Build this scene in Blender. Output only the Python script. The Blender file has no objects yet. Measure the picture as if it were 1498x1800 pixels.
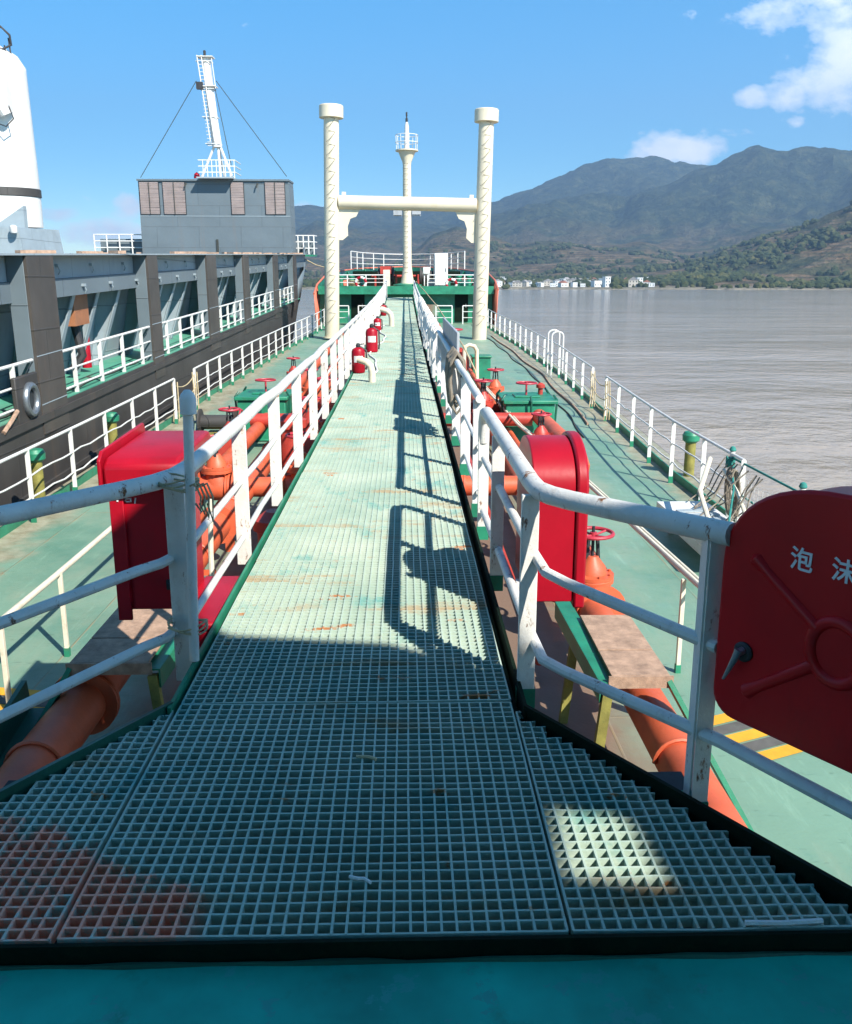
import bpy, bmesh, math, random
from mathutils import Vector, Matrix, noise
random.seed(7)
sc = bpy.context.scene
COL = sc.collection
R = math.radians
V = Vector
def zs(y): return 3.85e-4 * y * y if y > 0 else 0.0       # the ship's sheer
def zd(y): return -1.6 + zs(y)                             # main deck level
WATER = -4.8

# ------------------------------------------------------------------ materials
MATS = {}
def new_mat(name):
    m = bpy.data.materials.new(name); m.use_nodes = True
    nt = m.node_tree
    return m, nt, nt.nodes['Principled BSDF'], nt.nodes.new, nt.links.new
def pos_noise(nt, scale, detail=4, rough=0.6, sx=(1, 1, 1), w=0.0):
    g = nt.nodes.new('ShaderNodeNewGeometry')
    mp = nt.nodes.new('ShaderNodeMapping'); mp.inputs['Scale'].default_value = sx; mp.inputs['Location'].default_value = (w, w * 1.7, w * 0.6)
    nt.links.new(g.outputs['Position'], mp.inputs['Vector'])
    n = nt.nodes.new('ShaderNodeTexNoise'); n.inputs['Scale'].default_value = scale
    n.inputs['Detail'].default_value = detail; n.inputs['Roughness'].default_value = rough
    nt.links.new(mp.outputs[0], n.inputs['Vector'])
    return n.outputs['Fac']
def ramp(nt, fac, stops):
    r = nt.nodes.new('ShaderNodeValToRGB')
    e = r.color_ramp.elements
    while len(e) < len(stops): e.new(0.5)
    for k, (p, c) in enumerate(stops):
        e[k].position = p; e[k].color = (c[0], c[1], c[2], 1) if not isinstance(c, (int, float)) else (c, c, c, 1)
    nt.links.new(fac, r.inputs['Fac']); return r.outputs['Color']
def mixc(nt, fac, a, b, mode='MIX'):
    m = nt.nodes.new('ShaderNodeMix'); m.data_type = 'RGBA'; m.blend_type = mode
    for s, v in ((0, fac), (6, a), (7, b)):
        if hasattr(v, 'is_linked'): nt.links.new(v, m.inputs[s])
        elif isinstance(v, (int, float)): m.inputs[s].default_value = v
        else: m.inputs[s].default_value = (v[0], v[1], v[2], 1)
    return m.outputs[2]
def math_(nt, op, a, b=None, clamp=False):
    m = nt.nodes.new('ShaderNodeMath'); m.operation = op; m.use_clamp = clamp
    for k, v in enumerate((a, b)):
        if v is None: continue
        if hasattr(v, 'is_linked'): nt.links.new(v, m.inputs[k])
        else: m.inputs[k].default_value = v
    return m.outputs[0]
def bump(nt, bs, h, strength, dist=0.01):
    b = nt.nodes.new('ShaderNodeBump'); b.inputs['Strength'].default_value = strength; b.inputs['Distance'].default_value = dist
    nt.links.new(h, b.inputs['Height']); nt.links.new(b.outputs[0], bs.inputs['Normal'])
RUST = (0.17, 0.06, 0.022)
def paint(name, col, rust=0.2, rough=0.45, var=0.18, scale=3.0, chip=None, bmp=0.25, streak=False, grime=(0.10, 0.085, 0.06), spec=0.5, grime_amt=0.5, seam=None):
    """weathered paint: broad fading, grime, rust spots and brush-mark relief"""
    m, nt, bs, N, L = new_mat(name)
    dark = tuple(c * (1 - var) for c in col); lite = tuple(min(1, c * (1 + var * 0.7)) for c in col)
    base = ramp(nt, pos_noise(nt, scale, 5), [(0.3, dark), (0.7, lite)])
    g = ramp(nt, pos_noise(nt, scale * 2.7, 6, 0.7, (1, 1, 0.35) if streak else (1, 1, 1), 3.1), [(0.56, 0.0), (0.80, grime_amt)])
    base = mixc(nt, g, base, grime)
    if rust > 0:
        t = 0.80 - 0.36 * rust
        rm = ramp(nt, pos_noise(nt, scale * 3.3, 8, 0.72, (1, 1, 0.4) if streak else (1, 1, 1), 9.3), [(t, 0.0), (min(0.99, t + 0.06), 1.0)])
        rc = ramp(nt, pos_noise(nt, scale * 14, 3), [(0.3, (0.07, 0.028, 0.014)), (0.7, (0.30, 0.12, 0.04))])
        base = mixc(nt, rm, base, rc)
        rr = nt.nodes.new('ShaderNodeMix'); L(rm, rr.inputs[0]); rr.inputs[2].default_value = rough; rr.inputs[3].default_value = 0.9
        L(rr.outputs[0], bs.inputs['Roughness'])
    else:
        bs.inputs['Roughness'].default_value = rough
    if chip:
        cm = ramp(nt, pos_noise(nt, scale * 5, 6, 0.7, (1, 1, 1), 17.0), [(0.585, 0.0), (0.61, 0.8)])
        base = mixc(nt, cm, base, chip)
    sf = None
    if seam:
        g_ = N('ShaderNodeNewGeometry'); s_ = N('ShaderNodeSeparateXYZ'); L(g_.outputs['Position'], s_.inputs[0]); c_b = N('ShaderNodeCombineXYZ')
        L(math_(nt, 'ADD', s_.outputs['X'], s_.outputs['Y']), c_b.inputs[0]); L(s_.outputs['Z'], c_b.inputs[1])
        br = N('ShaderNodeTexBrick'); br.inputs['Scale'].default_value = 1.0; br.inputs['Brick Width'].default_value = seam[0]; br.inputs['Row Height'].default_value = seam[1]
        br.inputs['Mortar Size'].default_value = 0.016; br.inputs['Mortar Smooth'].default_value = 0.5; L(c_b.outputs[0], br.inputs['Vector']); sf = br.outputs['Fac']
        base = mixc(nt, math_(nt, 'MULTIPLY', sf, 0.55), base, tuple(c * 0.5 for c in col))
        base = mixc(nt, ramp(nt, pos_noise(nt, 1.1, 6, 0.75, (2.2, 2.2, 0.10), 77.0), [(0.56, 0.0), (0.72, 0.55)]), base, tuple(0.6 * c + 0.4 * q for c, q in zip(col, (0.20, 0.12, 0.07))))
    L(base, bs.inputs['Base Color']); bs.inputs['Specular IOR Level'].default_value = spec
    if seam: bump(nt, bs, math_(nt, 'ADD', math_(nt, 'MULTIPLY', pos_noise(nt, 0.8, 3, 0.5), 2.5), sf), 0.5, 0.03)
    elif bmp: bump(nt, bs, pos_noise(nt, scale * 12, 5, 0.6), bmp, 0.006)
    MATS[name] = m; return m
paint('white', (0.66, 0.65, 0.62), 0.42, 0.45, 0.10, 4.0, bmp=0.35, grime=(0.32, 0.27, 0.19), grime_amt=0.45)
paint('white_far', (0.68, 0.67, 0.64), 0.08, 0.5, 0.08, 1.5, bmp=0.1, grime=(0.4, 0.34, 0.25), grime_amt=0.4)
paint('white_rusty', (0.66, 0.64, 0.59), 0.56, 0.5, 0.14, 5.0, bmp=0.4, streak=True, grime=(0.30, 0.2, 0.11))
paint('old_white', (0.70, 0.64, 0.50), 0.25, 0.55, 0.15, 4.0, bmp=0.3, grime=(0.32, 0.22, 0.1))
paint('cream', (0.64, 0.57, 0.43), 0.06, 0.5, 0.10, 0.9, bmp=0.08, streak=True, grime=(0.50, 0.36, 0.16), grime_amt=0.55)
paint('red', (0.34, 0.003, 0.014), 0.10, 0.40, 0.22, 2.5, bmp=0.12, streak=True, grime=(0.20, 0.012, 0.015), grime_amt=0.7, spec=0.35)
paint('red_cabinet', (0.52, 0.004, 0.008), 0.08, 0.38, 0.2, 2.5, bmp=0.10, streak=True, grime=(0.26, 0.01, 0.01), grime_amt=0.6, spec=0.3)
paint('red_valve', (0.42, 0.045, 0.03), 0.30, 0.45, 0.25, 6.0, bmp=0.3, grime=(0.2, 0.05, 0.03))
paint('wheel_red', (0.42, 0.03, 0.05), 0.2, 0.45, 0.2, 6.0, bmp=0.3, grime=(0.2, 0.1, 0.07))
paint('orange', (0.56, 0.105, 0.042), 0.26, 0.5, 0.25, 2.6, bmp=0.25, grime=(0.30, 0.07, 0.04), grime_amt=0.6)
paint('green', (0.020, 0.205, 0.115), 0.24, 0.45, 0.3, 3.5, chip=None, bmp=0.3, grime=(0.16, 0.14, 0.06))
paint('green_deep', (0.010, 0.090, 0.058), 0.18, 0.4, 0.35, 3.0, bmp=0.3, grime=(0.02, 0.03, 0.02))
paint('sill_teal', (0.004, 0.36, 0.265), 0.14, 0.5, 0.45, 1.6, chip=(0.03, 0.30, 0.25), bmp=0.2, grime=(0.02, 0.12, 0.07), grime_amt=0.8, spec=0.25)
paint('black_green', (0.004, 0.012, 0.006), 0.10, 0.8, 0.4, 5.0, bmp=0.3, grime=(0.012, 0.035, 0.014), spec=0.12)
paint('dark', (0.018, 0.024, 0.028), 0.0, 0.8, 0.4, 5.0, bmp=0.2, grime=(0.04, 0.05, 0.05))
paint('rust_plate', (0.40, 0.26, 0.18), 0.35, 0.85, 0.35, 14.0, bmp=0.8, grime=(0.16, 0.11, 0.07))
paint('grey_ship', (0.125, 0.160, 0.182), 0.14, 0.55, 0.10, 0.5, bmp=0.05, streak=True, grime=(0.12, 0.14, 0.16), grime_amt=0.35, seam=(2.6, 1.25))
paint('grey_light', (0.29, 0.345, 0.375), 0.06, 0.55, 0.12, 1.2, bmp=0.08, streak=True, grime=(0.14, 0.16, 0.17), grime_amt=0.4, seam=(2.2, 1.1))
paint('hull_dark', (0.050, 0.046, 0.043), 0.20, 0.6, 0.35, 0.7, bmp=0.15, streak=True, grime=(0.085, 0.07, 0.06), seam=(3.0, 0.9))
paint('pillar_dark', (0.066, 0.058, 0.052), 0.22, 0.5, 0.30, 0.9, bmp=0.1, streak=True, grime=(0.05, 0.045, 0.04), seam=(6.0, 0.85))
paint('louvre', (0.52, 0.42, 0.39), 0.05, 0.6, 0.12, 2.0, bmp=0.05, grime=(0.3, 0.2, 0.18))
paint('steel', (0.24, 0.27, 0.30), 0.1, 0.35, 0.2, 20, bmp=0.2)
MATS['steel'].node_tree.nodes['Principled BSDF'].inputs['Metallic'].default_value = 0.7
paint('rubber', (0.03, 0.03, 0.033), 0.0, 0.6, 0.3, 6, bmp=0.3)
paint('rope', (0.50, 0.40, 0.24), 0.0, 0.9, 0.3, 20, bmp=0.8, grime=(0.2, 0.15, 0.09))
paint('hose_white', (0.72, 0.70, 0.66), 0.0, 0.75, 0.15, 9, bmp=0.6, grime=(0.3, 0.27, 0.22))
paint('hose_brown', (0.23, 0.195, 0.15), 0.0, 0.85, 0.3, 15, bmp=0.8, grime=(0.07, 0.06, 0.05))
paint('net_green', (0.02, 0.20, 0.17), 0.0, 0.8, 0.3, 10, bmp=0.6)
paint('tin_grey', (0.36, 0.38, 0.40), 0.08, 0.5, 0.2, 2.0, bmp=0.2)
paint('bulwark_red', (0.56, 0.15, 0.09), 0.15, 0.55, 0.2, 1.0, bmp=0.1, streak=True, grime=(0.35, 0.18, 0.12))
paint('brown_door', (0.32, 0.13, 0.06), 0.0, 0.6, 0.2, 3.0)
paint('moss_yellow', (0.22, 0.20, 0.045), 0.25, 0.7, 0.4, 8, bmp=0.4, grime=(0.03, 0.08, 0.03))
paint('yellow_mark', (0.72, 0.34, 0.02), 0.0, 0.6, 0.2, 6, bmp=0.1, grime=(0.35, 0.24, 0.1))
paint('black_mark', (0.10, 0.095, 0.085), 0.0, 0.7, 0.3, 6, bmp=0.1, grime=(0.16, 0.2, 0.15))
paint('letter_white', (0.72, 0.72, 0.72), 0.0, 0.6, 0.08, 60, bmp=0.1, grime=(0.55, 0.2, 0.2))
paint('net_dark', (0.045, 0.05, 0.045), 0.0, 0.9, 0.3, 12, bmp=0.4)
for k, c in enumerate([(0.78, 0.78, 0.76), (0.66, 0.64, 0.60), (0.62, 0.55, 0.46)]):
    paint('house_%d' % k, c, 0.0, 0.8, 0.1, 0.1, bmp=0)
paint('roof_grey', (0.30, 0.28, 0.27), 0.0, 0.8, 0.2, 0.2, bmp=0)
paint('roof_red', (0.36, 0.14, 0.09), 0.0, 0.8, 0.2, 0.2, bmp=0)

def mat_deck(name, base, base2, tan_amt=0.5, own=True):
    m, nt, bs, N, L = new_mat(name)
    c = ramp(nt, pos_noise(nt, 0.55, 6, 0.65), [(0.30, base), (0.5, base2), (0.72, tuple(x * 1.15 for x in base2))])
    c = mixc(nt, ramp(nt, pos_noise(nt, 0.8, 8, 0.7, (1, 0.45, 1), 5.0), [(0.46, 0.0), (0.68, tan_amt)]), c, (0.33, 0.31, 0.22))
    c = mixc(nt, ramp(nt, pos_noise(nt, 6.0, 6, 0.75, (1, 1, 1), 2.0), [(0.60, 0.0), (0.72, 0.30)]), c, (0.055, 0.20, 0.16))
    c = mixc(nt, ramp(nt, pos_noise(nt, 3.0, 9, 0.75, (1, 1, 1), 31.0), [(0.665, 0.0), (0.70, 0.85)]), c, (0.20, 0.105, 0.05))
    c = mixc(nt, ramp(nt, pos_noise(nt, 9.0, 7, 0.75, (1, 0.12, 1), 13.0), [(0.56, 0.0), (0.70, 0.45)]), c, tuple(x * 1.5 + 0.03 for x in base2))
    c = mixc(nt, ramp(nt, pos_noise(nt, 16.0, 6, 0.75, (0.25, 1, 1), 53.0), [(0.60, 0.0), (0.70, 0.5)]), c, tuple(x * 0.45 for x in base))
    # tan, worn strip along the sheer strake
    g = N('ShaderNodeNewGeometry'); sp = N('ShaderNodeSeparateXYZ'); L(g.outputs['Position'], sp.inputs[0])
    ax = math_(nt, 'ABSOLUTE', math_(nt, 'ADD', sp.outputs['X'], 0.22))
    wob = math_(nt, 'MULTIPLY', pos_noise(nt, 1.7, 5, 0.6, (1, 1, 1), 8.0), 1.1)
    edge = ramp(nt, math_(nt, 'MULTIPLY', math_(nt, 'ADD', ax, wob), 0.1), [(0.482, 0.0), (0.515, 0.75)])
    if own: c = mixc(nt, edge, c, ramp(nt, pos_noise(nt, 4, 6, 0.7), [(0.35, (0.22, 0.155, 0.09)), (0.65, (0.42, 0.37, 0.27))]))
    prim = ramp(nt, math_(nt, 'MULTIPLY', math_(nt, 'ADD', ax, math_(nt, 'MULTIPLY', wob, 0.8)), 0.2), [(0.42, 0.92), (0.52, 0.0)])
    if own: c = mixc(nt, prim, c, (0.20, 0.12, 0.085))
    # welded plate seams
    br = N('ShaderNodeTexBrick'); br.inputs['Scale'].default_value = 1.0; br.inputs['Mortar Size'].default_value = 0.013
    br.inputs['Brick Width'].default_value = 6.0; br.inputs['Row Height'].default_value = 1.5; br.inputs['Mortar Smooth'].default_value = 0.6
    mp = N('ShaderNodeMapping'); mp.inputs['Rotation'].default_value = (0, 0, math.pi / 2)
    L(g.outputs['Position'], mp.inputs[0]); L(mp.outputs[0], br.inputs['Vector'])
    sm = math_(nt, 'MULTIPLY', br.outputs['Fac'], ramp(nt, pos_noise(nt, 2.2, 4, 0.6, (1, 1, 1), 44.0), [(0.4, 0.1), (0.6, 0.7)]))
    c = mixc(nt, sm, c, (0.26, 0.20, 0.11))
    L(c, bs.inputs['Base Color'])
    rg = ramp(nt, pos_noise(nt, 2.5, 5), [(0.3, 0.38), (0.7, 0.65)]); L(rg, bs.inputs['Roughness'])
    h = math_(nt, 'ADD', math_(nt, 'MULTIPLY', pos_noise(nt, 30, 5), 0.5), math_(nt, 'ADD', math_(nt, 'MULTIPLY', pos_noise(nt, 0.9, 2), 3.0), br.outputs['Fac']))
    bump(nt, bs, h, 0.35, 0.012)
    MATS[name] = m
mat_deck('deck', (0.090, 0.205, 0.148), (0.155, 0.270, 0.195))
mat_deck('deck_grey_ship', (0.04, 0.25, 0.165), (0.075, 0.30, 0.205), 0.25, False)

def mat_grating():
    m, nt, bs, N, L = new_mat('grating')
    c = ramp(nt, pos_noise(nt, 1.3, 6, 0.65), [(0.3, (0.31, 0.42, 0.345)), (0.55, (0.425, 0.51, 0.42)), (0.75, (0.52, 0.57, 0.48))])
    # worn-through blue-green old coat, dirt and rust stains lying across the panels
    c = mixc(nt, ramp(nt, pos_noise(nt, 3.2, 6, 0.7, (1, 0.7, 1), 2.0), [(0.55, 0.0), (0.68, 0.75)]), c, (0.12, 0.36, 0.33))
    c = mixc(nt, ramp(nt, pos_noise(nt, 2.0, 8, 0.72, (0.5, 2.2, 1), 11.0), [(0.555, 0.0), (0.635, 0.8)]), c, (0.42, 0.31, 0.18))
    c = mixc(nt, ramp(nt, pos_noise(nt, 4.5, 6, 0.7, (0.6, 1.4, 1), 27.0), [(0.63, 0.0), (0.67, 0.9)]), c, (0.46, 0.17, 0.05))
    # old red coat left on the near port corner
    g = N('ShaderNodeNewGeometry'); sp = N('ShaderNodeSeparateXYZ'); L(g.outputs['Position'], sp.inputs[0])
    d = math_(nt, 'ADD', math_(nt, 'MULTIPLY', sp.outputs['X'], 0.55), sp.outputs['Y'])
    d = math_(nt, 'ADD', d, math_(nt, 'MULTIPLY', pos_noise(nt, 9, 6, 0.7), 0.55))
    lft = math_(nt, 'MULTIPLY', ramp(nt, math_(nt, 'MULTIPLY', d, 0.3), [(0.598, 0.95), (0.612, 0.0)]), ramp(nt, math_(nt, 'ADD', math_(nt, 'MULTIPLY', sp.outputs['X'], -0.5), 0.0), [(0.25, 0.0), (0.30, 1.0)]))
    lft = math_(nt, 'MULTIPLY', lft, ramp(nt, pos_noise(nt, 16, 5, 0.7, (1, 1, 1), 6.0), [(0.38, 0.15), (0.50, 1.0)]))
    c = mixc(nt, lft, c, (0.95, 0.35, 0.23))
    L(c, bs.inputs['Base Color']); bs.inputs['Roughness'].default_value = 0.75; bs.inputs['Specular IOR Level'].default_value = 0.2
    bump(nt, bs, pos_noise(nt, 90, 3), 0.4, 0.004)
    MATS['grating'] = m
mat_grating()

def mat_water():
    m, nt, bs, N, L = new_mat('water')
    c = ramp(nt, pos_noise(nt, 0.012, 4, 0.6, (1, 3, 1)), [(0.35, (0.30, 0.24, 0.175)), (0.65, (0.37, 0.305, 0.24))])
    L(c, bs.inputs['Base Color']); bs.inputs['Roughness'].default_value = 0.10; bs.inputs['IOR'].default_value = 1.33
    bs.inputs['Specular IOR Level'].default_value = 0.36
    h1 = pos_noise(nt, 0.16, 5, 0.6, (1.0, 1.1, 1)); h2 = pos_noise(nt, 0.75, 5, 0.62, (1.15, 1.0, 1), 5.0); h3 = pos_noise(nt, 0.03, 3, 0.5, (0.6, 2.0, 1), 9.0)
    h = math_(nt, 'ADD', math_(nt, 'MULTIPLY', h1, 1.5), math_(nt, 'MULTIPLY', h2, 0.55))
    h = math_(nt, 'MULTIPLY', h, ramp(nt, h3, [(0.35, 0.35), (0.6, 1.0)]))
    bump(nt, bs, h, 0.75, 0.45)
    MATS['water'] = m
mat_water()

def mat_land():
    m, nt, bs, N, L = new_mat('land')
    f = ramp(nt, pos_noise(nt, 0.02, 8, 0.7), [(0.34, (0.014, 0.027, 0.016)), (0.5, (0.042, 0.058, 0.030)), (0.66, (0.11, 0.115, 0.055))])
    g = N('ShaderNodeNewGeometry'); sp = N('ShaderNodeSeparateXYZ'); L(g.outputs['Position'], sp.inputs[0])
    low = ramp(nt, math_(nt, 'MULTIPLY', sp.outputs['Z'], 0.004), [(0.15, 1.0), (1.0, 0.0)])
    p = ramp(nt, pos_noise(nt, 0.006, 7, 0.68, (1, 1, 2.5), 70.0), [(0.44, 0.0), (0.51, 0.95)])
    tan = ramp(nt, pos_noise(nt, 0.03, 5, 0.7), [(0.3, (0.11, 0.085, 0.04)), (0.5, (0.22, 0.14, 0.075)), (0.7, (0.34, 0.26, 0.18))])
    wv = N('ShaderNodeTexWave'); wv.wave_type = 'BANDS'; wv.bands_direction = 'Z'; wv.inputs['Scale'].default_value = 0.055; wv.inputs['Distortion'].default_value = 6.0; wv.inputs['Detail'].default_value = 4; wv.inputs['Detail Scale'].default_value = 0.02
    L(g.outputs['Position'], wv.inputs['Vector'])
    tan = mixc(nt, math_(nt, 'MULTIPLY', ramp(nt, wv.outputs['Fac'], [(0.55, 0.0), (0.75, 1.0)]), 0.65), tan, (0.085, 0.085, 0.045))
    olive = ramp(nt, pos_noise(nt, 0.011, 6, 0.7, (1, 1, 2), 21.0), [(0.42, 0.0), (0.58, 0.75)])
    f = mixc(nt, math_(nt, 'MULTIPLY', low, olive), f, (0.125, 0.115, 0.055))
    c = mixc(nt, math_(nt, 'MULTIPLY', low, p), f, tan)
    sh = ramp(nt, math_(nt, 'MULTIPLY', math_(nt, 'ADD', sp.outputs['Z'], 6.0), 0.1), [(0.2, 1.0), (0.52, 0.0)])
    c = mixc(nt, sh, c, (0.36, 0.31, 0.23))
    L(c, bs.inputs['Base Color']); bs.inputs['Roughness'].default_value = 0.95; bs.inputs['Specular IOR Level'].default_value = 0.1
    h = math_(nt, 'ADD', pos_noise(nt, 0.06, 5, 0.7), math_(nt, 'MULTIPLY', pos_noise(nt, 0.012, 3, 0.6), 2.5))
    bump(nt, bs, h, 0.9, 22.0)
    MATS['land'] = m
    m, nt, bs, N, L = new_mat('foliage')
    c = ramp(nt, pos_noise(nt, 0.03, 5, 0.7), [(0.3, (0.026, 0.040, 0.017)), (0.5, (0.058, 0.074, 0.030)), (0.7, (0.15, 0.135, 0.05))])
    L(c, bs.inputs['Base Color']); bs.inputs['Roughness'].default_value = 0.9; bs.inputs['Specular IOR Level'].default_value = 0.15
    bump(nt, bs, pos_noise(nt, 0.5, 4, 0.7), 0.9, 2.0)
    MATS['foliage'] = m
mat_land()

# ------------------------------------------------------------------ mesh builder
class MB:
    def __init__(s): s.v = []; s.f = []; s.sm = []
    def add(s, verts, faces, smooth=False):
        o = len(s.v); s.v += [tuple(p) for p in verts]
        for f in faces: s.f.append(tuple(i + o for i in f)); s.sm.append(smooth)
        return s
    def box(s, c, size, rot=None, taper=1.0):
        hx, hy, hz = size[0] / 2, size[1] / 2, size[2] / 2
        ps = [V((x * hx * (taper if z > 0 else 1), y * hy * (taper if z > 0 else 1), z * hz)) for z in (-1, 1) for y in (-1, 1) for x in (-1, 1)]
        if rot is not None: ps = [rot @ p for p in ps]
        c = V(c); ps = [p + c for p in ps]
        return s.add(ps, [(0, 2, 3, 1), (4, 5, 7, 6), (0, 1, 5, 4), (2, 6, 7, 3), (0, 4, 6, 2), (1, 3, 7, 5)])
    def bx(s, x0, x1, y0, y1, z0, z1): return s.box(((x0 + x1) / 2, (y0 + y1) / 2, (z0 + z1) / 2), (x1 - x0, y1 - y0, z1 - z0))
    def bar(s, a, b, w, h, up=(0, 0, 1)):
        a, b = V(a), V(b); d = (b - a); l = d.length; d.normalize()
        u = V(up); x = d.cross(u)
        if x.length < 1e-4: x = d.cross(V((0, 1, 0)))
        x.normalize(); u = x.cross(d)
        return s.box((a + b) / 2, (w, l, h), Matrix((x, d, u)).transposed())
    def tube(s, pts, r, n=10, closed=False, cap=True):
        pts = [V(p) for p in pts]; k = len(pts); rs = r if isinstance(r, (list, tuple)) else [r] * k
        t0 = (pts[1] - pts[0]).normalized()
        nrm = t0.cross(V((0, 0, 1)))
        if nrm.length < 1e-3: nrm = t0.cross(V((0, 1, 0)))
        nrm.normalize(); rings = []
        for i in range(k):
            if closed: t = (pts[(i + 1) % k] - pts[i - 1]).normalized()
            elif i == 0: t = t0
            elif i == k - 1: t = (pts[i] - pts[i - 1]).normalized()
            else:
                t = (pts[i + 1] - pts[i]).normalized() + (pts[i] - pts[i - 1]).normalized()
                t = t.normalized() if t.length > 1e-6 else t0
            nrm = nrm - t * nrm.dot(t); nrm.normalize(); b = t.cross(nrm)
            rings.append([pts[i] + (nrm * math.cos(a) + b * math.sin(a)) * rs[i] for a in (2 * math.pi * j / n for j in range(n))])
        vs = [p for rg in rings for p in rg]; fs = []
        for i in range(k if closed else k - 1):
            for j in range(n):
                a, b2 = i * n, ((i + 1) % k) * n
                fs.append((a + j, a + (j + 1) % n, b2 + (j + 1) % n, b2 + j))
        s.add(vs, fs, True)
        if cap and not closed:
            s.add(rings[0], [tuple(range(n))[::-1]]); s.add(rings[-1], [tuple(range(n))])
        return s
    def lathe(s, prof, o=(0, 0, 0), axis='Z', n=20, smooth=True):
        o = V(o); M = {'Z': Matrix.Identity(3), 'Y': Matrix(((1, 0, 0), (0, 0, 1), (0, -1, 0))), 'X': Matrix(((0, 0, 1), (0, 1, 0), (-1, 0, 0)))}[axis]
        q = [prof[0]]
        for i in range(1, len(prof) - 1):
            a = math.atan2(prof[i][1] - prof[i - 1][1], prof[i][0] - prof[i - 1][0]); b = math.atan2(prof[i + 1][1] - prof[i][1], prof[i + 1][0] - prof[i][0])
            d = abs((b - a + math.pi) % (2 * math.pi) - math.pi)
            q.append(prof[i])
            if d > R(32): q.append(prof[i])
        ends = prof[0], prof[-1]; prof = q + [prof[-1]]
        vs = []; fs = []; k = len(prof)
        for (r, z) in prof:
            for j in range(n):
                a = 2 * math.pi * j / n; vs.append(o + M @ V((r * math.cos(a), r * math.sin(a), z)))
        for i in range(k - 1):
            if prof[i] == prof[i + 1]: continue
            for j in range(n): fs.append((i * n + j, i * n + (j + 1) % n, (i + 1) * n + (j + 1) % n, (i + 1) * n + j))
        s.add(vs, fs, smooth)
        s.add(vs[:n], [tuple(range(n))[::-1]]); s.add(vs[-n:], [tuple(range(n))])
        return s
    def prism(s, poly, M, depth):
        """2-D outline poly, placed by 4x4 M, extruded +depth along its z"""
        n = len(poly); vs = [M @ V((p[0], p[1], 0)) for p in poly] + [M @ V((p[0], p[1], depth)) for p in poly]
        fs = [tuple(range(n))[::-1], tuple(range(n, 2 * n))] + [(i, (i + 1) % n, (i + 1) % n + n, i + n) for i in range(n)]
        return s.add(vs, fs)
    def grid(s, fn, nu, nv, smooth=True):
        vs = [fn(i / nu, j / nv) for i in range(nu + 1) for j in range(nv + 1)]
        fs = [(i * (nv + 1) + j, (i + 1) * (nv + 1) + j, (i + 1) * (nv + 1) + j + 1, i * (nv + 1) + j + 1) for i in range(nu) for j in range(nv)]
        return s.add(vs, fs, smooth)
ORIGIN = {}
def origin(o): return ORIGIN.get(o.name, V((0, 0, 0)))
def obj(name, mb, mat, parent=None, bevel=0.0, org=None, solid=0.0):
    me = bpy.data.meshes.new(name)
    if parent is not None: o0 = origin(parent)
    elif org is not None: o0 = V(org)
    else:
        xs = [p[0] for p in mb.v]; ys = [p[1] for p in mb.v]; z = [p[2] for p in mb.v]
        o0 = V(((min(xs) + max(xs)) / 2, (min(ys) + max(ys)) / 2, min(z)))
    me.from_pydata([(p[0] - o0[0], p[1] - o0[1], p[2] - o0[2]) for p in mb.v], [], mb.f)
    me.polygons.foreach_set('use_smooth', [True] * len(me.polygons))
    me.validate(); me.update()
    bm = bmesh.new(); bm.from_mesh(me); bmesh.ops.recalc_face_normals(bm, faces=bm.faces); bm.to_mesh(me); bm.free()
    if mat == 'foliage': me.polygons.foreach_set('use_smooth', [False] * len(me.polygons))
    else: me.set_sharp_from_angle(angle=R(36))
    m = mat if not isinstance(mat, str) else MATS[mat]
    me.materials.append(m)
    o = bpy.data.objects.new(name, me); COL.objects.link(o)
    if parent is not None: o.parent = parent
    else: o.location = o0
    ORIGIN[o.name] = o0
    if bevel:
        b = o.modifiers.new('bevel', 'BEVEL'); b.width = bevel; b.segments = 2; b.limit_method = 'ANGLE'; b.angle_limit = R(40)
        b.harden_normals = False
    if solid:
        b = o.modifiers.new('solid', 'SOLIDIFY'); b.thickness = solid; b.offset = 0
    return o
def thing(name, label, cat, loc=(0, 0, 0), group=None, rot=None):
    o = bpy.data.objects.new(name, None); COL.objects.link(o); o.location = loc; o.empty_display_size = 0.2
    if rot: o.rotation_euler = rot; ORIGIN[o.name] = V((0, 0, 0))       # rotated things are modelled in their own space
    else: ORIGIN[o.name] = V(loc)
    o['label'] = label; o['category'] = cat
    if group: o['group'] = group
    return o
def local(o): ORIGIN[o.name] = V((0, 0, 0)); return o
def tag(o, label=None, cat=None, group=None, kind=None):
    if label: o['label'] = label
    if cat: o['category'] = cat
    if group: o['group'] = group
    if kind: o['kind'] = kind
    return o
def share(src, off, parent):
    c = src.copy(); COL.objects.link(c); c.parent = parent; c.location = V(src.location) + V(off); ORIGIN[c.name] = origin(src) + V(off); return c
KIDS = {}
def kids_of(o):
    return [c for c in bpy.data.objects if c.parent == o]
def copy_tree(o, parent=None):
    c = o.copy(); COL.objects.link(c); c.parent = parent; ORIGIN[c.name] = origin(o)
    for ch in kids_of(o): copy_tree(ch, c)
    return c
# ================================================================== OUR TANKER
def lerp_poly(pl, y):
    for (a, b) in zip(pl, pl[1:]):
        if y <= b[0]: t = (y - a[0]) / (b[0] - a[0]); return a[1] + (b[1] - a[1]) * max(0, t)
    return pl[-1][1]
RAILR = [(0, 4.15), (11, 4.22), (14, 4.25), (20, 4.55), (28, 4.85), (38, 4.75), (45, 4.45), (52, 4.3)]
RAILL = [(0, -5.0), (11, -5.0), (24, -5.12), (35, -4.8), (45, -4.25), (52, -4.15)]
xr = lambda y: lerp_poly(RAILR, y)
xl = lambda y: lerp_poly(RAILL, y)
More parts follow.
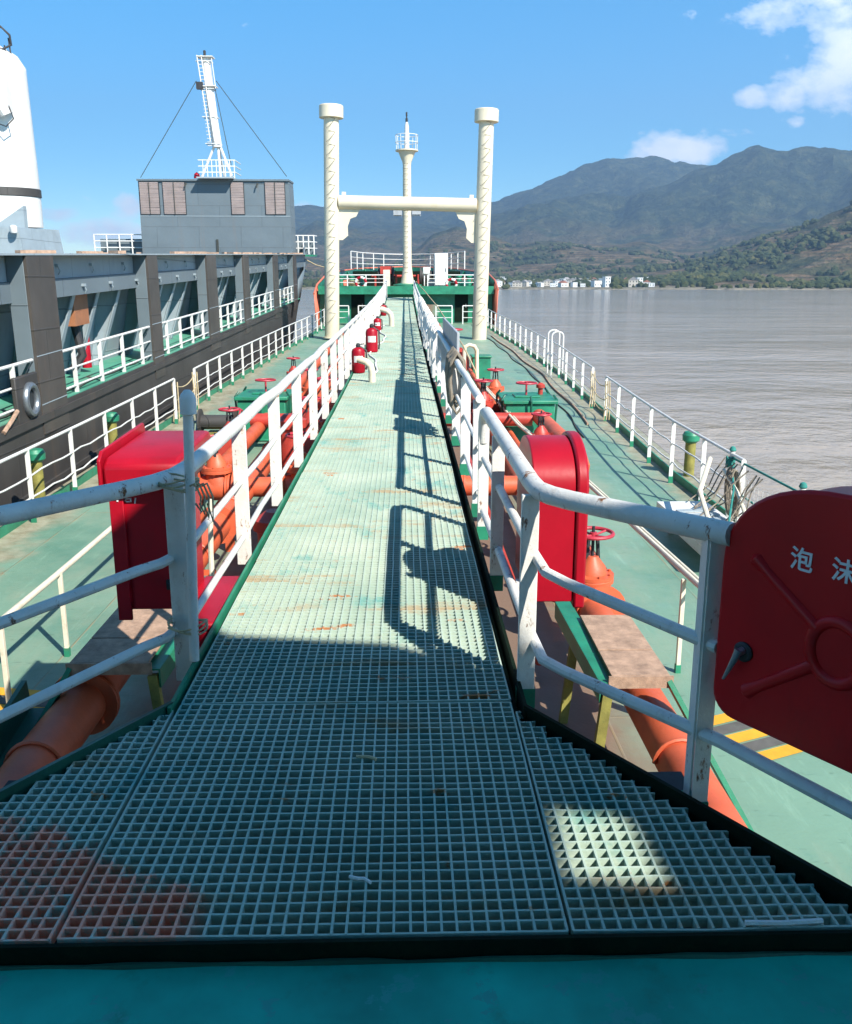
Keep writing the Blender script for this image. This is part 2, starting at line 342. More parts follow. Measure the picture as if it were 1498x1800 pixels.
# ---- deck and hull
ys = [-10, -4, 0, 2, 4] + [4 + i for i in range(1, 48)]
mb = MB()
nx = 14
def deckpt(i, j):
    y = ys[i]; a, b = xl(y) - 0.42, xr(y) + 0.55
    return V((a + (b - a) * j / nx, y, zd(y)))
vs = [deckpt(i, j) for i in range(len(ys)) for j in range(nx + 1)]
mb.add(vs, [(i * (nx + 1) + j, i * (nx + 1) + j + 1, (i + 1) * (nx + 1) + j + 1, (i + 1) * (nx + 1) + j) for i in range(len(ys) - 1) for j in range(nx)])
tag(obj('main_deck', mb, 'deck'), kind='structure')
mb = MB()
for side in (0, nx):
    top = [deckpt(i, side) - V((0, 0, 0.004)) for i in range(len(ys))]; bot = [V((p.x * 0.985, p.y, WATER - 0.6)) for p in top]
    n = len(top); mb.add(top + bot, [(i, i + 1, n + i + 1, n + i) for i in range(n - 1)])
tank = obj('tanker_hull', mb, 'hull_dark', solid=0.03); tag(tank, 'dark steel side plating of the green-decked tanker under its deck edge', 'ship hull')
# gutter bar along each deck edge
for pl, nm, lab in ((xr, 'deck_edge_coaming', 'low rusty gutter bar under the deck railing on the river side'), (xl, 'deck_edge_coaming', 'low rusty gutter bar under the deck railing beside the grey ship')):
    mb = MB(); sg = 0.14 if pl is xr else -0.14
    for i in range(5, 49): mb.bar((pl(i) + sg, i, zd(i) + 0.055), (pl(i + 1) + sg, i + 1, zd(i + 1) + 0.055), 0.025, 0.15)
    tag(obj(nm, mb, 'green'), lab, 'coaming')
# ---- painted hazard stripes on the deck
def stripes(x0, x1, y, n, sk, lab):
    r = thing('hazard_stripe_marking', lab, 'deck marking', (x0, y, zd(y) + 0.006)); r['kind'] = 'structure'
    for k in range(n):
        m = MB(); X = x0 + 0.05 * sk * k; Y = y - 0.125 * k; e = 0.16
        q = [(X, Y, zd(y) + 0.008), (X + x1 * sk, Y + e, zd(y) + 0.008), (X + x1 * sk, Y + e + 0.125, zd(y) + 0.008), (X, Y + 0.125, zd(y) + 0.008)]
        m.add(q, [(0, 1, 2, 3)]); obj('black_stripe' if k % 2 else 'yellow_stripe', m, 'black_mark' if k % 2 else 'yellow_mark', r)
stripes(2.16, 0.40, 5.80, 5, 1, 'yellow and black hazard stripes painted on the deck under the foam cabinet')
stripes(-2.62, 0.9, 6.35, 7, -1, 'yellow and black hazard stripes painted on the deck left of the orange pipe')

# ---- catwalk: moulded gratings on edge beams
CELL = 0.040
cat = thing('catwalk', 'raised mint green grating catwalk running down the middle of the tanker deck', 'catwalk', (-0.21, 2, 0))
XL, XR = -0.875, 0.425
rnd = random.Random(3)
def panel(y0, n, xa, xb, xclip=None, xs_=None):
    """one moulded grating: lengthwise bars and slightly wavy cross bars"""
    mb = MB(); y1 = y0 + n * CELL; t = 0.0066; H_ = 0.03
    tilt = rnd.uniform(-0.004, 0.004); lift = rnd.uniform(-0.003, 0.003) if y0 > 3 else 0
    X = xs_ or [xa + i * CELL for i in range(int(round((xb - xa) / CELL)) + 1)]
    def zz(x, y): return zs(y) + lift + tilt * (x + 0.2)
    for x in X:
        a, b = y0, y1
        if xclip:
            a, b = xclip(x)
            if b - a < 0.02: continue
        segs = max(1, int((b - a) / 0.5)); prev = None
        for k in range(segs + 1):
            y = a + (b - a) * k / segs; p = V((x + rnd.uniform(-0.0022, 0.0022), y, zz(x, y) - H_ / 2))
            if prev is not None: mb.bar(prev, p, t, H_)
            prev = p
    for j in range(n + 1):
        y = y0 + j * CELL; xs0, xs1 = X[0], X[-1]
        if xclip:
            ok = [x for x in X if xclip(x)[0] - 0.02 <= y <= xclip(x)[1] + 0.001]
            if len(ok) < 1: continue
            xs0, xs1 = min(ok), max(ok)
            if xa > 0: xs1 += CELL * rnd.uniform(0.1, 0.6)
            else: xs0 -= CELL * rnd.uniform(0.1, 0.6)
        segs = 5 if y < 14 else 2; prev = None; jy = rnd.uniform(-0.0015, 0.0015)
        for k in range(segs + 1):
            x = xs0 + (xs1 - xs0) * k / segs
            p = V((x, y + jy + rnd.uniform(-0.0032, 0.0032), zz(x, y) - H_ / 2 + rnd.uniform(-0.003, 0.0012)))
            if prev is not None: mb.bar(prev, p, t, H_)
            prev = p
    if y0 < 6:
        for q in range(int(len(X) * n * 0.012)):
            i = rnd.randrange(len(X) - 1); j = rnd.randrange(n); yy = y0 + (j + 0.5) * CELL
            if xclip and not (xclip(X[i])[0] < yy < xclip(X[i])[1] - CELL): continue
            mb.box(((X[i] + X[i + 1]) / 2, yy, zs(yy) - 0.021 - 0.006 * rnd.random()), (CELL * rnd.uniform(0.6, 0.97), CELL * rnd.uniform(0.5, 0.97), 0.006))
    return mb
ncell = int((XR - XL) / CELL); XR2 = XL + ncell * CELL
y = 1.90
PANELS = [31, 44, 60] + [76] * 13
for n in PANELS:
    if y > 49: break
    n = min(n, int((49.6 - y) / CELL))
    obj('grating_panel', panel(y, n, XL, XR2), 'grating', cat); y += n * CELL + 0.014
YEND = y
# flared wings beside the near end
def clipR(x):
    yb = 3.03 - (x - 0.45) / (1.2 - 0.45) * (3.03 - 1.93)
    return (1.90, 1.90 + CELL * int(max(0, yb - 1.90) / CELL))
def clipL(x):
    yb = 3.10 - (-0.92 - x) / (1.66 - 0.92) * (3.10 - 1.93)
    return (1.90, 1.90 + CELL * int(max(0, yb - 1.90) / CELL))
obj('wing_grating', panel(1.90, 30, 0.432, 1.22, clipR, [XR2 + 0.014 + i * CELL for i in range(22)]), 'grating', cat)
obj('wing_grating', panel(1.90, 31, -1.66, -0.897, clipL, [-0.897 - i * CELL for i in range(21)]), 'grating', cat)
# edge beams
def along(x, z0, w, h, ya, yb, step=2.0):
    m = MB(); n = max(1, int((yb - ya) / step))
    for k in range(n):
        a = ya + (yb - ya) * k / n; b = ya + (yb - ya) * (k + 1) / n
        m.bar((x, a, zs(a) + z0), (x, b, zs(b) + z0), w, h)
    return m
obj('edge_beam', along(-0.905, -0.055, 0.014, 0.15, 3.08, YEND), 'green', cat)
obj('edge_beam', along(0.455, -0.055, 0.014, 0.15, 3.03, YEND), 'black_green', cat)
for xw in (-0.84, 0.39): obj('bottom_beam', along(xw, -0.12, 0.09, 0.16, 1.95, YEND), 'black_green', cat)
m = MB(); m.bar((0.452, 3.05, -0.045), (1.27, 1.86, -0.045), 0.016, 0.16); m.bar((0.50, 3.06, -0.12), (1.30, 1.88, -0.12), 0.08, 0.014)
obj('wing_edge_beam', m, 'black_green', cat)
m = MB(); m.bar((-0.905, 3.12, -0.045), (-1.72, 1.86, -0.045), 0.016, 0.15); m.bar((-0.95, 3.12, -0.12), (-1.75, 1.88, -0.12), 0.08, 0.014)
obj('wing_edge_beam', m, 'green_deep', cat)
m = MB(); m.bx(-2.4, 2.4, 1.872, 1.884, -0.10, 0.002)
obj('front_angle_bar', m, 'black_green', cat)
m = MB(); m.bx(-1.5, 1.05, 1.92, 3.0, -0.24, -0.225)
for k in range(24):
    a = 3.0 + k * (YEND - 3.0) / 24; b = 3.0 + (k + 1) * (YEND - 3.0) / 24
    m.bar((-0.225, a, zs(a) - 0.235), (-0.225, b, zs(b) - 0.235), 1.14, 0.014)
obj('under_shade_plate', m, 'dark', cat)  # added dark plate, stands in for the shade seen down the cells
legs = None
m = MB(); m.bar((0, 0, -0.2), (0, 0, -1.6), 0.1, 0.1, up=(0, 1, 0)); m.box((0, 0, -1.585), (0.2, 0.2, 0.02))
first = None
for k in range(9):
    yy = 3.9 + 5.4 * k
    for xx in (-0.84, 0.39):
        if first is None:
            mm = MB(); mm.add([V(p) + V((xx, yy, zs(yy))) for p in m.v], m.f); first = obj('support_leg', mm, 'green_deep', cat); f0 = V((xx, yy, zs(yy)))
        else: share(first, V((xx, yy, zs(yy))) - f0, cat)

# ---- teal sill plate of the bridge front, where the photographer stands
m = MB(); m.bx(-3.2, 3.2, -3.38, 1.868, -0.10, -0.050)
sill = obj('deckhouse_floor', m, 'sill_teal', bevel=0.004); tag(sill, kind='structure')

m = MB(); m.tube([(-3.2 + 0.1 * k, 1.862 + 0.0015 * math.sin(k * 1.7), -0.049 + 0.002 * math.sin(k * 2.3)) for k in range(65)], [0.007 + 0.0025 * math.sin(k * 1.3) for k in range(65)], 6)
tag(obj('weld_bead', m, 'green_deep'), kind='structure')
# ---- unseen bridge deck, edge and hole shaped to cast the near shade
HB = 5.4
poly = [(x + 0.71 * HB, y - 0.90 * HB) for x, y in [(-9, 3.9), (-2.3, 4.0), (-1.95, 4.2), (-1.76, 4.5), (-1.64, 4.76), (-1.48, 4.78), (-1.3, 4.5), (-1.0, 4.0), (-0.8, 3.78), (-0.06, 3.66), (0.41, 3.36), (1.0, 3.0), (2.0, 2.6), (4.0, 2.2)]] + [(8, -9), (-9, -9)]
hole = [(x + 0.71 * HB, y - 0.90 * HB) for x, y in [(0.39, 2.06), (0.74, 2.00), (0.70, 2.30), (0.62, 2.42), (0.41, 2.46)]]  # opening cut only to let a patch of sun through
bm = bmesh.new()
def ring(ps, z): 
    v_ = [bm.verts.new((p[0], p[1], z)) for p in ps]; return [bm.edges.new((v_[i], v_[(i + 1) % len(v_)])) for i in range(len(v_))]
e_ = ring(poly, HB) + ring(hole, HB)
bmesh.ops.triangle_fill(bm, use_beauty=True, edges=e_)
me = bpy.data.meshes.new('bridge_wing_deck'); bm.to_mesh(me); bm.free(); me.materials.append(MATS['green_deep'])
ov = bpy.data.objects.new('bridge_wing_deck', me); COL.objects.link(ov)
s_ = ov.modifiers.new('solid', 'SOLIDIFY'); s_.thickness = 0.12; s_.offset = 0
tag(ov, 'unseen dark green bridge wing deck, its edge and hole shaped to cast shade', 'bridge deck', kind='structure')
m = MB(); m.bx(-5.0, 4.6, -3.6, -3.4, -1.55, 5.3)
tag(obj('bridge_front_wall', m, 'green_deep'), 'unseen bridge front wall behind the viewer, coloured dark to cut bounced light', 'wall', kind='structure')  # out of view; dark colour picked to limit bounce onto the grating

# ---- railings
def post_mesh(w, d, h0, h1): return MB().bx(-w / 2, w / 2, -d / 2, d / 2, h0, h1)
def railing(name, label, tops, bars, posts, pw=0.08, pd=0.014, mat='white', foot=0.0, group=None, foot_mat='green', n=12, bev=0.003, drop=0.0):
    """tops: [(path, radius)...]; posts: (x, y, z base, z top)"""
    p0 = posts[0]
    r = thing(name, label, 'railing', (p0[0], p0[1], p0[2]), group)
    for k, (path, rad) in enumerate(tops): obj('top_rail', MB().tube(path, rad, n), mat, r)
    for (path, rad) in bars: obj('mid_rail', MB().tube(path, rad, max(6, n - 2)), mat, r)
    cache = {}
    for (x, y, z0, z1) in posts:
        key = round(z1 - z0, 2)
        if key not in cache:
            mm = MB(); mm.bx(x - pw / 2, x + pw / 2, y - pd / 2, y + pd / 2, z0, z0 + key)
            o = obj('post', mm, mat, r, bevel=bev); cache[key] = (o, V((x, y, z0)), None)
            if foot:
                mm = MB(); mm.bx(x - pw / 2 - 0.004, x + pw / 2 + 0.004, y - pd / 2 - 0.004, y + pd / 2 + 0.004, z0 - drop, z0 + foot)
                f = obj('post_foot', mm, foot_mat, o); cache[key] = (o, V((x, y, z0)), f)
        else:
            o, q, f = cache[key]; off = V((x, y, z0)) - q
            c = share(o, off, r)
            if f:
                g = f.copy(); COL.objects.link(g); g.parent = c
    return r
# left catwalk railing (with the part that flares out along the left wing)
def zsx(x, ya, yb, z, step=2.0):
    n = max(1, int((yb - ya) / 0.7)); return [(x + (rnd.uniform(-.006, .006) if 0 < k < n else 0), ya + (yb - ya) * k / n, zs(ya + (yb - ya) * k / n) + z + (rnd.uniform(-.008, .008) if 0 < k < n else 0)) for k in range(n + 1)]
def flareL(z, zo):
    return [(-2.35, 1.80, zo), (-1.48, 2.95, zo + (z - zo) * 0.65), (-1.10, 3.44, z), (-1.03, 3.54, z), (-0.985, 3.66, z), (-0.965, 3.85, z)]
tops = [(flareL(0.80, 0.80) + zsx(-0.962, 4.5, 48.5, 0.80), 0.036)]
bars = [(flareL(0.45, 0.33)[:4] + [(-0.99, 3.6, 0.46)], 0.022), (flareL(0.115, -0.04)[:4] + [(-0.99, 3.6, 0.14)], 0.022),
        (zsx(-0.962, 3.6, 48.5, 0.46), 0.018), (zsx(-0.962, 3.6, 48.5, 0.13), 0.018)]
posts = [(-0.965, 3.58, -0.10, 0.79)] + [(-0.962, yy, zs(yy) - 0.05, zs(yy) + 0.79) for yy in [5.02 + 1.38 * k for k in range(32)] if yy < 48.6] + [(-1.75, 2.62, -0.08, 0.80)]
railing('catwalk_railing', 'white pipe railing down the left side of the catwalk, tied to a white pole', tops, bars, posts, 0.085, 0.016, 'white_rusty', 0.0, None)
# right near railing: flares out towards the foam cabinet
tops = [([(0.955, 2.43, 0.885), (0.60, 3.07, 0.83), (0.545, 3.17, 0.825), (0.515, 3.27, 0.82), (0.505, 3.42, 0.82), (0.505, 5.35, 0.82), (0.505, 5.47, 0.80), (0.505, 5.54, 0.74), (0.505, 5.56, 0.60)], 0.037)]
bars = [([(0.945, 2.45, 0.525), (0.60, 3.06, 0.515), (0.535, 3.18, 0.52), (0.51, 3.32, 0.55), (0.505, 5.5, 0.50)], 0.021),
        ([(1.62, 1.30, 0.24), (0.96, 2.42, 0.23), (0.60, 3.06, 0.165), (0.535, 3.18, 0.16), (0.51, 3.32, 0.20), (0.505, 5.5, 0.15)], 0.022)]
railing('catwalk_railing', 'short white railing flaring right from the catwalk to the red foam cabinet', tops, bars,
        [(0.485, 3.29, -0.10, 0.80), (0.50, 4.62, -0.07, 0.80), (0.505, 5.55, -0.05, 0.74), (1.55, 1.40, -0.05, 0.9)], 0.068, 0.03, 'white_rusty', 0.09, None)
rr_ = kids_of(bpy.data.objects['catwalk_railing.001'])[0].parent
m = MB(); m.bx(0.925 - 0.028, 0.925 - 0.021, 2.475, 2.53, -0.10, 0.88); m.bx(0.904, 0.955, 2.468, 2.4745, -0.10, 0.88)
o = obj('angle_post', m, 'white_rusty', rr_)
mm = MB(); mm.bx(0.893, 0.958, 2.463, 2.535, -0.12, -0.01); obj('post_foot', mm, 'green', o)
# right railing further forward
tops = [(zsx(0.52, 6.05, 48.5, 0.80), 0.030)]
bars = [(zsx(0.52, 6.05, 48.5, 0.46), 0.017), (zsx(0.52, 6.05, 48.5, 0.13), 0.017)]
railing('catwalk_railing', 'long white pipe railing down the right side of the catwalk, hung with rope', tops, bars,
        [(0.52, yy, zs(yy) - 0.06, zs(yy) + 0.79) for yy in [6.1 + 1.38 * k for k in range(31)] if yy < 48.6], 0.085, 0.016, 'white', 0.10)
# white pole lashed to the left corner post
pole = thing('tied_pole', 'upright white pole with a cap lashed to the left corner post by yellow cord', 'pole', (-0.875, 3.50, 0.03))
obj('shaft', MB().tube([(-0.905, 3.50, 0.03), (-0.885, 3.50, 0.6), (-0.868, 3.50, 1.10)], 0.021, 12), 'white_rusty', pole)
obj('cap', MB().lathe([(0.022, 1.085), (0.033, 1.09), (0.034, 1.15), (0.026, 1.17), (0.012, 1.185)], (-0.866, 3.50, 0), n=14), 'white', pole)
def lashing(z, n, lab, tail):
    m = MB()
    for k in range(n):
        zz = z + k * 0.011; a0 = rnd.uniform(0, 6); pts = []
        for j in range(18):
            a = a0 + 2 * math.pi * j / 18; pts.append((-0.935 + 0.082 * math.cos(a), 3.545 + 0.066 * math.sin(a), zz + 0.012 * math.sin(a * 2 + k)))
        m.tube(pts, 0.0045, 6, closed=True)
    if tail:
        for k in range(4):
            x0 = -0.87 + 0.016 * k; m.tube([(x0, 3.47, z + 0.02), (x0 + 0.025, 3.45, z + 0.035), (x0 + 0.045, 3.45, z - 0.02), (x0 + 0.04, 3.455, z - 0.08 - 0.015 * k), (x0 + 0.02, 3.46, z - 0.05)], 0.0045, 6)
    tag(obj('cord_lashing', m, 'rope'), lab, 'cord')
lashing(0.78, 4, 'yellowish cord wound round the top of the white pole, loose ends hanging', True)
lashing(0.16, 3, 'rusty cord wound round the foot of the white pole near the grating', False)

# deck-side railings
def deck_rail(lab, fx, ya, yb, sp=1.45, h=1.0, post_y=None, curl=0):
    P = lambda z: [(fx(t), t, zd(t) + z) for t in [ya + (yb - ya) * k / max(1, int((yb - ya) / 1.5)) for k in range(max(1, int((yb - ya) / 1.5)) + 1)]]
    n = int((yb - ya) / sp); py = [ya + (yb - ya) * k / n for k in range(n + 1)]
    bars = []
    for fz in (0.34, 0.64):
        pts = P(h * fz); pts = [V(p) for p in pts]
        dense = []
        for i in range(len(pts) - 1):
            for k in range(4): dense.append(pts[i].lerp(pts[i + 1], k / 4) + V((rnd.uniform(-0.012, 0.012), 0, rnd.uniform(-0.018, 0.018))))
        dense.append(pts[-1]); bars.append((dense, 0.013))
    return railing('deck_railing', lab, [(P(h), 0.022)], bars, [(fx(t), t, zd(t) + 0.0, zd(t) + h) for t in py], 0.062, 0.012, 'white', 0.11, None, n=8, bev=0)
deck_rail('white deck-edge railing beside the grey ship, near length up to the roped gap', xl, 5.2, 19.4)
deck_rail('white deck-edge railing beside the grey ship, far length beyond the roped gap', xl, 21.4, 48.5)
deck_rail('white deck-edge railing on the river side, near length with a bent mid rail', xr, 10.6, 19.6)
deck_rail('white deck-edge railing on the river side, far length past the ladder loops', xr, 21.4, 48.5)
# ropes closing the two gaps
for fx, lab in ((xl, 'tan ropes tied across the railing gap beside the grey ship'), (xr, 'tan ropes tied across the railing gap on the river side')):
    m = MB()
    for z in (0.86, 0.55, 0.30):
        m.tube([(fx(t), t, zd(t) + z - 0.14 * (1 - ((t - 20.4) / 1.0) ** 2)) for t in [19.4 + 0.2 * k for k in range(11)]], 0.013, 6)
    for t in (19.42, 21.38):
        for k in range(3): m.tube([(fx(t) + 0.05 * (k - 1), t + 0.03 * k, zd(t) + 0.92), (fx(t) + 0.05 * (k - 1) + 0.02, t, zd(t) + 0.45), (fx(t) + 0.06 * (k - 1), t, zd(t) + 0.05)], 0.014, 6)
    tag(obj('gap_rope', m, 'rope'), lab, 'rope')
# inner handrails over the pipes
def hand(lab, pts, posts):
    r = railing('pipe_handrail', lab, [(pts, 0.026), ([(p[0] + 0.07, p[1] + 0.02, p[2] - 0.02) for p in pts], 0.017)] if pts[0][0] > 0 else [(pts, 0.026)], [], posts, 0.035, 0.035, 'old_white', 0.08, None, n=10)
hand('low white double handrail standing on the deck right of the pipes', [(2.40, 4.6, -0.73), (2.32, 6.66, -0.74), (2.22, 10.8, -0.80), (2.0, 15.3, -0.85), (1.78, 21.6, -0.72)],
     [(2.27, 6.75, -1.59, -0.76), (2.17, 12.0, -1.55, -0.82), (1.9, 17.6, -1.50, -0.82)])
hand('low cream handrail standing on the deck left of the pipes', [(-3.0, 4.4, -0.83), (-2.97, 7.1, -0.82), (-2.93, 12.5, -0.76), (-2.9, 18, -0.68)],
     [(-3.0, 6.15, -1.59, -0.83), (-2.96, 7.2, -1.58, -0.82), (-2.93, 12.4, -1.54, -0.76), (-2.9, 17.6, -1.48, -0.69)])
m = MB(); m.tube([(-1.48, 6.4, -1.58), (-1.48, 6.4, -0.4), (-1.46, 6.4, 0.02)], 0.02, 8)
tag(obj('thin_upright', m, 'old_white'), 'thin cream upright standing between the orange pipe and the catwalk', 'post')

# ---- red boxes
lb = thing('fire_hose_box', 'tall red fire hose box with a sloping hood on the left catwalk railing', 'hose box', (-1.36, 4.3, -0.10))
m = MB(); m.bx(-1.46, -1.12, 4.28, 4.66, -0.04, 0.66); obj('case', m, 'red', lb, bevel=0.012)
m = MB(); m.prism([(4.20, 0.60), (4.20, 0.73), (4.25, 0.765), (4.90, 0.79), (4.94, 0.78), (4.94, 0.64), (4.68, 0.60)], Matrix(((0, 0, 1, -1.475), (1, 0, 0, 0), (0, 1, 0, 0), (0, 0, 0, 1))), 0.37)
obj('hood', m, 'red', lb, bevel=0.018)
m = MB(); m.prism([(4.19, 0.58), (4.19, 0.76), (4.24, 0.80), (4.94, 0.83), (4.96, 0.80), (4.96, 0.64), (4.68, 0.58)], Matrix(((0, 0, 1, -1.495), (1, 0, 0, 0), (0, 1, 0, 0), (0, 0, 0, 1))), 0.018); obj('hood_rim', m, 'red', lb, bevel=0.005)
m = MB(); m.bx(-1.475, -1.405, 4.262, 4.281, -0.09, 0.60); m.bx(-1.16, -1.115, 4.262, 4.281, -0.04, 0.60); obj('front_flange', m, 'red', lb, bevel=0.004)
m = MB(); m.box((-1.20, 4.27, 0.10), (0.04, 0.02, 0.05)); m.box((-1.20, 4.26, 0.10), (0.015, 0.03, 0.02)); obj('latch', m, 'dark', lb)
m = MB(); 
for (x, z, w, h, a) in ((-1.45, 0.565, 0.035, 0.008, 0.5), (-1.43, 0.555, 0.008, 0.03, 0.1), (-1.415, 0.565, 0.02, 0.006, -0.6), (-1.385, 0.55, 0.03, 0.006, 0), (-1.385, 0.535, 0.03, 0.006, 0), (-1.372, 0.543, 0.006, 0.022, 0), (-1.398, 0.543, 0.006, 0.022, 0), (-1.35, 0.54, 0.006, 0.028, 0.2)):
    m.box((x, 4.259 if x < -1.403 else 4.278, z), (w, 0.004, h), Matrix.Rotation(a, 3, 'Y'))
obj('worn_lettering', m, 'letter_white', lb)
rb = thing('fire_hose_box', 'round-topped red fire hose box on the right catwalk railing', 'hose box', (0.72, 4.1, 0.1))
def arch(y0, y1, z0, z1, rise, n=12):
    return [(y0, z0), (y1, z0)] + [((y0 + y1) / 2 + (y1 - y0) / 2 * math.cos(math.pi * k / n), z1 - rise + rise * math.sin(math.pi * k / n)) for k in range(n + 1)]
MX = lambda x: Matrix(((0, 0, 1, x), (1, 0, 0, 0), (0, 1, 0, 0), (0, 0, 0, 1)))
m = MB(); m.prism(arch(3.92, 4.50, 0.12, 0.87, 0.20, 18), MX(0.59), 0.20); o = obj('case', m, 'red', rb, bevel=0.006)
m = MB(); m.prism(arch(3.905, 4.515, 0.09, 0.89, 0.21, 18), MX(0.792), 0.055); obj('door', m, 'red', rb, bevel=0.012)
m = MB(); m.bx(0.53, 0.60, 3.98, 4.03, 0.72, 0.76); m.bx(0.53, 0.60, 3.98, 4.03, 0.16, 0.20); obj('bracket', m, 'white', rb)
for z in (0.26, 0.62):
    m = MB(); m.tube([(0.822, 4.525, z - 0.03), (0.822, 4.525, z + 0.03)], 0.011, 8); m.box((0.80, 4.515, z), (0.05, 0.012, 0.05)); obj('hinge', m, 'red_valve', rb)
tb = thing('red_deck_box', 'low bright red box tucked against the left catwalk edge', 'box', (-1.05, 4.3, -0.4))
m = MB(); m.bx(-1.12, -0.935, 4.02, 4.70, -0.30, -0.05); obj('case', m, 'red', tb, bevel=0.01)
m = MB(); m.bx(-1.135, -0.925, 4.005, 4.72, -0.048, -0.006); obj('lid', m, 'red', tb, bevel=0.014)

# ---- foam cabinet with embossed door
fc = thing('foam_cabinet', 'big red cabinet with embossed door, round top and white Chinese lettering', 'cabinet')
E_ = V((0.559, -0.829, 0)); Nn = V((-0.829, -0.559, 0)); P0 = V((0.955, 2.40, 0))
fc.location = P0 + V((0, 0, 0.33)); ORIGIN[fc.name] = V(fc.location)
FM = Matrix(((E_.x, 0, Nn.x, P0.x), (E_.y, 0, Nn.y, P0.y), (0, 1, 0, 0), (0, 0, 0, 1)))    # local: s, z, out
def door_outline(g=0.0):
    s0, s1, z0, zt = -0.045 - g, 0.695 + g, 0.325 - g, 1.072 + g
    pts = []; r = 0.075
    for k in range(7):
        a = math.pi + math.pi / 2 * k / 6; pts.append((s0 + r + r * math.cos(a), z0 + r + r * math.sin(a)))
    for k in range(7):
        a = 1.5 * math.pi + math.pi / 2 * k / 6; pts.append((s1 - r + r * math.cos(a), z0 + r + r * math.sin(a)))
    c = (s0 + s1) / 2; zc = 0.80 + 0.0
    for k in range(25):
        a = math.pi * k / 24
        ca, sa = math.cos(a), math.sin(a)
        pts.append((c + (s1 - s0) / 2 * math.copysign(abs(ca) ** 0.8, ca), zc + (zt - zc) * abs(sa) ** 0.9))
    return pts
def FP(s, z, o=0.0): return FM @ V((s, z, o))
m = MB(); m.prism(door_outline(-0.018), FM @ Matrix.Translation((0, 0, -0.24)), 0.215); obj('case', m, 'red_cabinet', fc, bevel=0.01)
m = MB(); m.prism(door_outline(), FM @ Matrix.Translation((0, 0, -0.024)), 0.024); dr = obj('door', m, 'red_cabinet', fc, bevel=0.010)
m = MB()
c0 = (0.325, 0.645)
m.tube([FP(c0[0] + 0.075 * math.cos(a), c0[1] + 0.085 * math.sin(a), -0.007) for a in (2 * math.pi * k / 40 for k in range(40))], 0.019, 12, closed=True)
for (s, z) in ((0.055, 0.845), (0.06, 0.425), (0.595, 0.845), (0.59, 0.425)):
    d = V((c0[0] - s, c0[1] - z)); l = d.length; d /= l
    e = (c0[0] - d.x * 0.075, c0[1] - d.y * 0.085)
    m.tube([FP(s, z, -0.014), FP(s + d.x * 0.015, z + d.y * 0.015, -0.010), FP(s + d.x * 0.06, z + d.y * 0.06, -0.006), FP(*e, -0.007)], [0.014, 0.026, 0.018, 0.020], 12)
obj('embossed_rib', m, 'red_cabinet', dr)
m = MB(); m.lathe([(0.030, -0.004), (0.030, 0.006), (0.024, 0.011), (0.010, 0.012)], n=24)
hv = [FM @ V((0.052 + p[0], 0.552 + p[1], p[2])) for p in m.v]; mm = MB(); mm.add(hv, m.f, True); hd = obj('handle', mm, 'rubber', dr)
m = MB(); m.tube([FP(0.056, 0.560, 0.012), FP(0.052, 0.556, 0.030)], 0.012, 10)
m.tube([FP(0.055, 0.566, 0.030), FP(0.046, 0.535, 0.034), FP(0.030, 0.495, 0.036), FP(0.015, 0.462, 0.036)], [0.012, 0.010, 0.007, 0.004], 10)
obj('handle_lever', m, 'steel', dr)
def glyph(ch, s, z, size):
    cu = bpy.data.curves.new('g', 'FONT'); cu.body = ch; cu.size = size; cu.extrude = 0.001; cu.align_x = 'CENTER'; cu.align_y = 'CENTER'; cu.offset = size * 0.015
    t = bpy.data.objects.new('g', cu); COL.objects.link(t)
    bpy.context.view_layer.update()
    dg = bpy.context.evaluated_depsgraph_get(); me = bpy.data.meshes.new_from_object(t.evaluated_get(dg))
    bpy.data.objects.remove(t)
    return [FM @ V((s + p.co.x, z + p.co.y, p.co.z + 0.0015)) for p in me.vertices], [tuple(p.vertices) for p in me.polygons]
for ch, s, z in (('泡', 0.203, 0.868), ('沫', 0.322, 0.868)):
    m = MB(); a, b = glyph(ch, s, z, 0.068); m.add(a, b); obj('painted_character', m, 'letter_white', dr)

# ---- pipes
def pipe(lab, pts, r, flanges=(), mat='orange', n=20):
    p = thing('cargo_pipe', lab, 'pipe', pts[0])
    obj('pipe_run', MB().tube(pts, r, n), mat, p)
    for (x, y, z, ax) in flanges: obj('flange', MB().lathe([(r * 0.9, -0.03), (r * 1.5, -0.03), (r * 1.5, -0.004), (r * 1.42, 0), (r * 1.5, 0.004), (r * 1.5, 0.03), (r * 0.9, 0.03)], (x, y, z), ax, 24, False), mat, p)
    return p
def run(x, ya, yb, z, step=3.0):
    n = max(1, int((yb - ya) / step)); return [(x, ya + (yb - ya) * k / n, zs(ya + (yb - ya) * k / n) + z) for k in range(n + 1)]
pipe('thick orange pipe running under the right rusty step and on along the deck', run(1.58, 2.6, 44, -1.12), 0.135, [(1.58, 5.85, -1.11, 'Y'), (1.58, 13, -1.06, 'Y')])
pipe('thick orange pipe running under the left rusty step and on along the deck', run(-2.12, 2.6, 44, -1.10), 0.15, [(-2.12, 5.35, -1.09, 'Y'), (-2.12, 9.6, -1.06, 'Y')])
pipe('orange pipe along the left deck outside the thick one, with bolted flanges', run(-2.75, 9.5, 40, -1.15), 0.12, [(-2.75, 14, -1.08, 'Y')])
pipe('orange pipe stub curving down into the deck right of the round-topped hose box', [(2.55, 12.6, -1.6 + 0.06), (2.55, 12.55, -1.2), (2.55, 12.45, -1.0), (2.55, 12.7, -0.9), (2.55, 13.2, -0.88), (2.55, 16.5, -0.88)], 0.14)
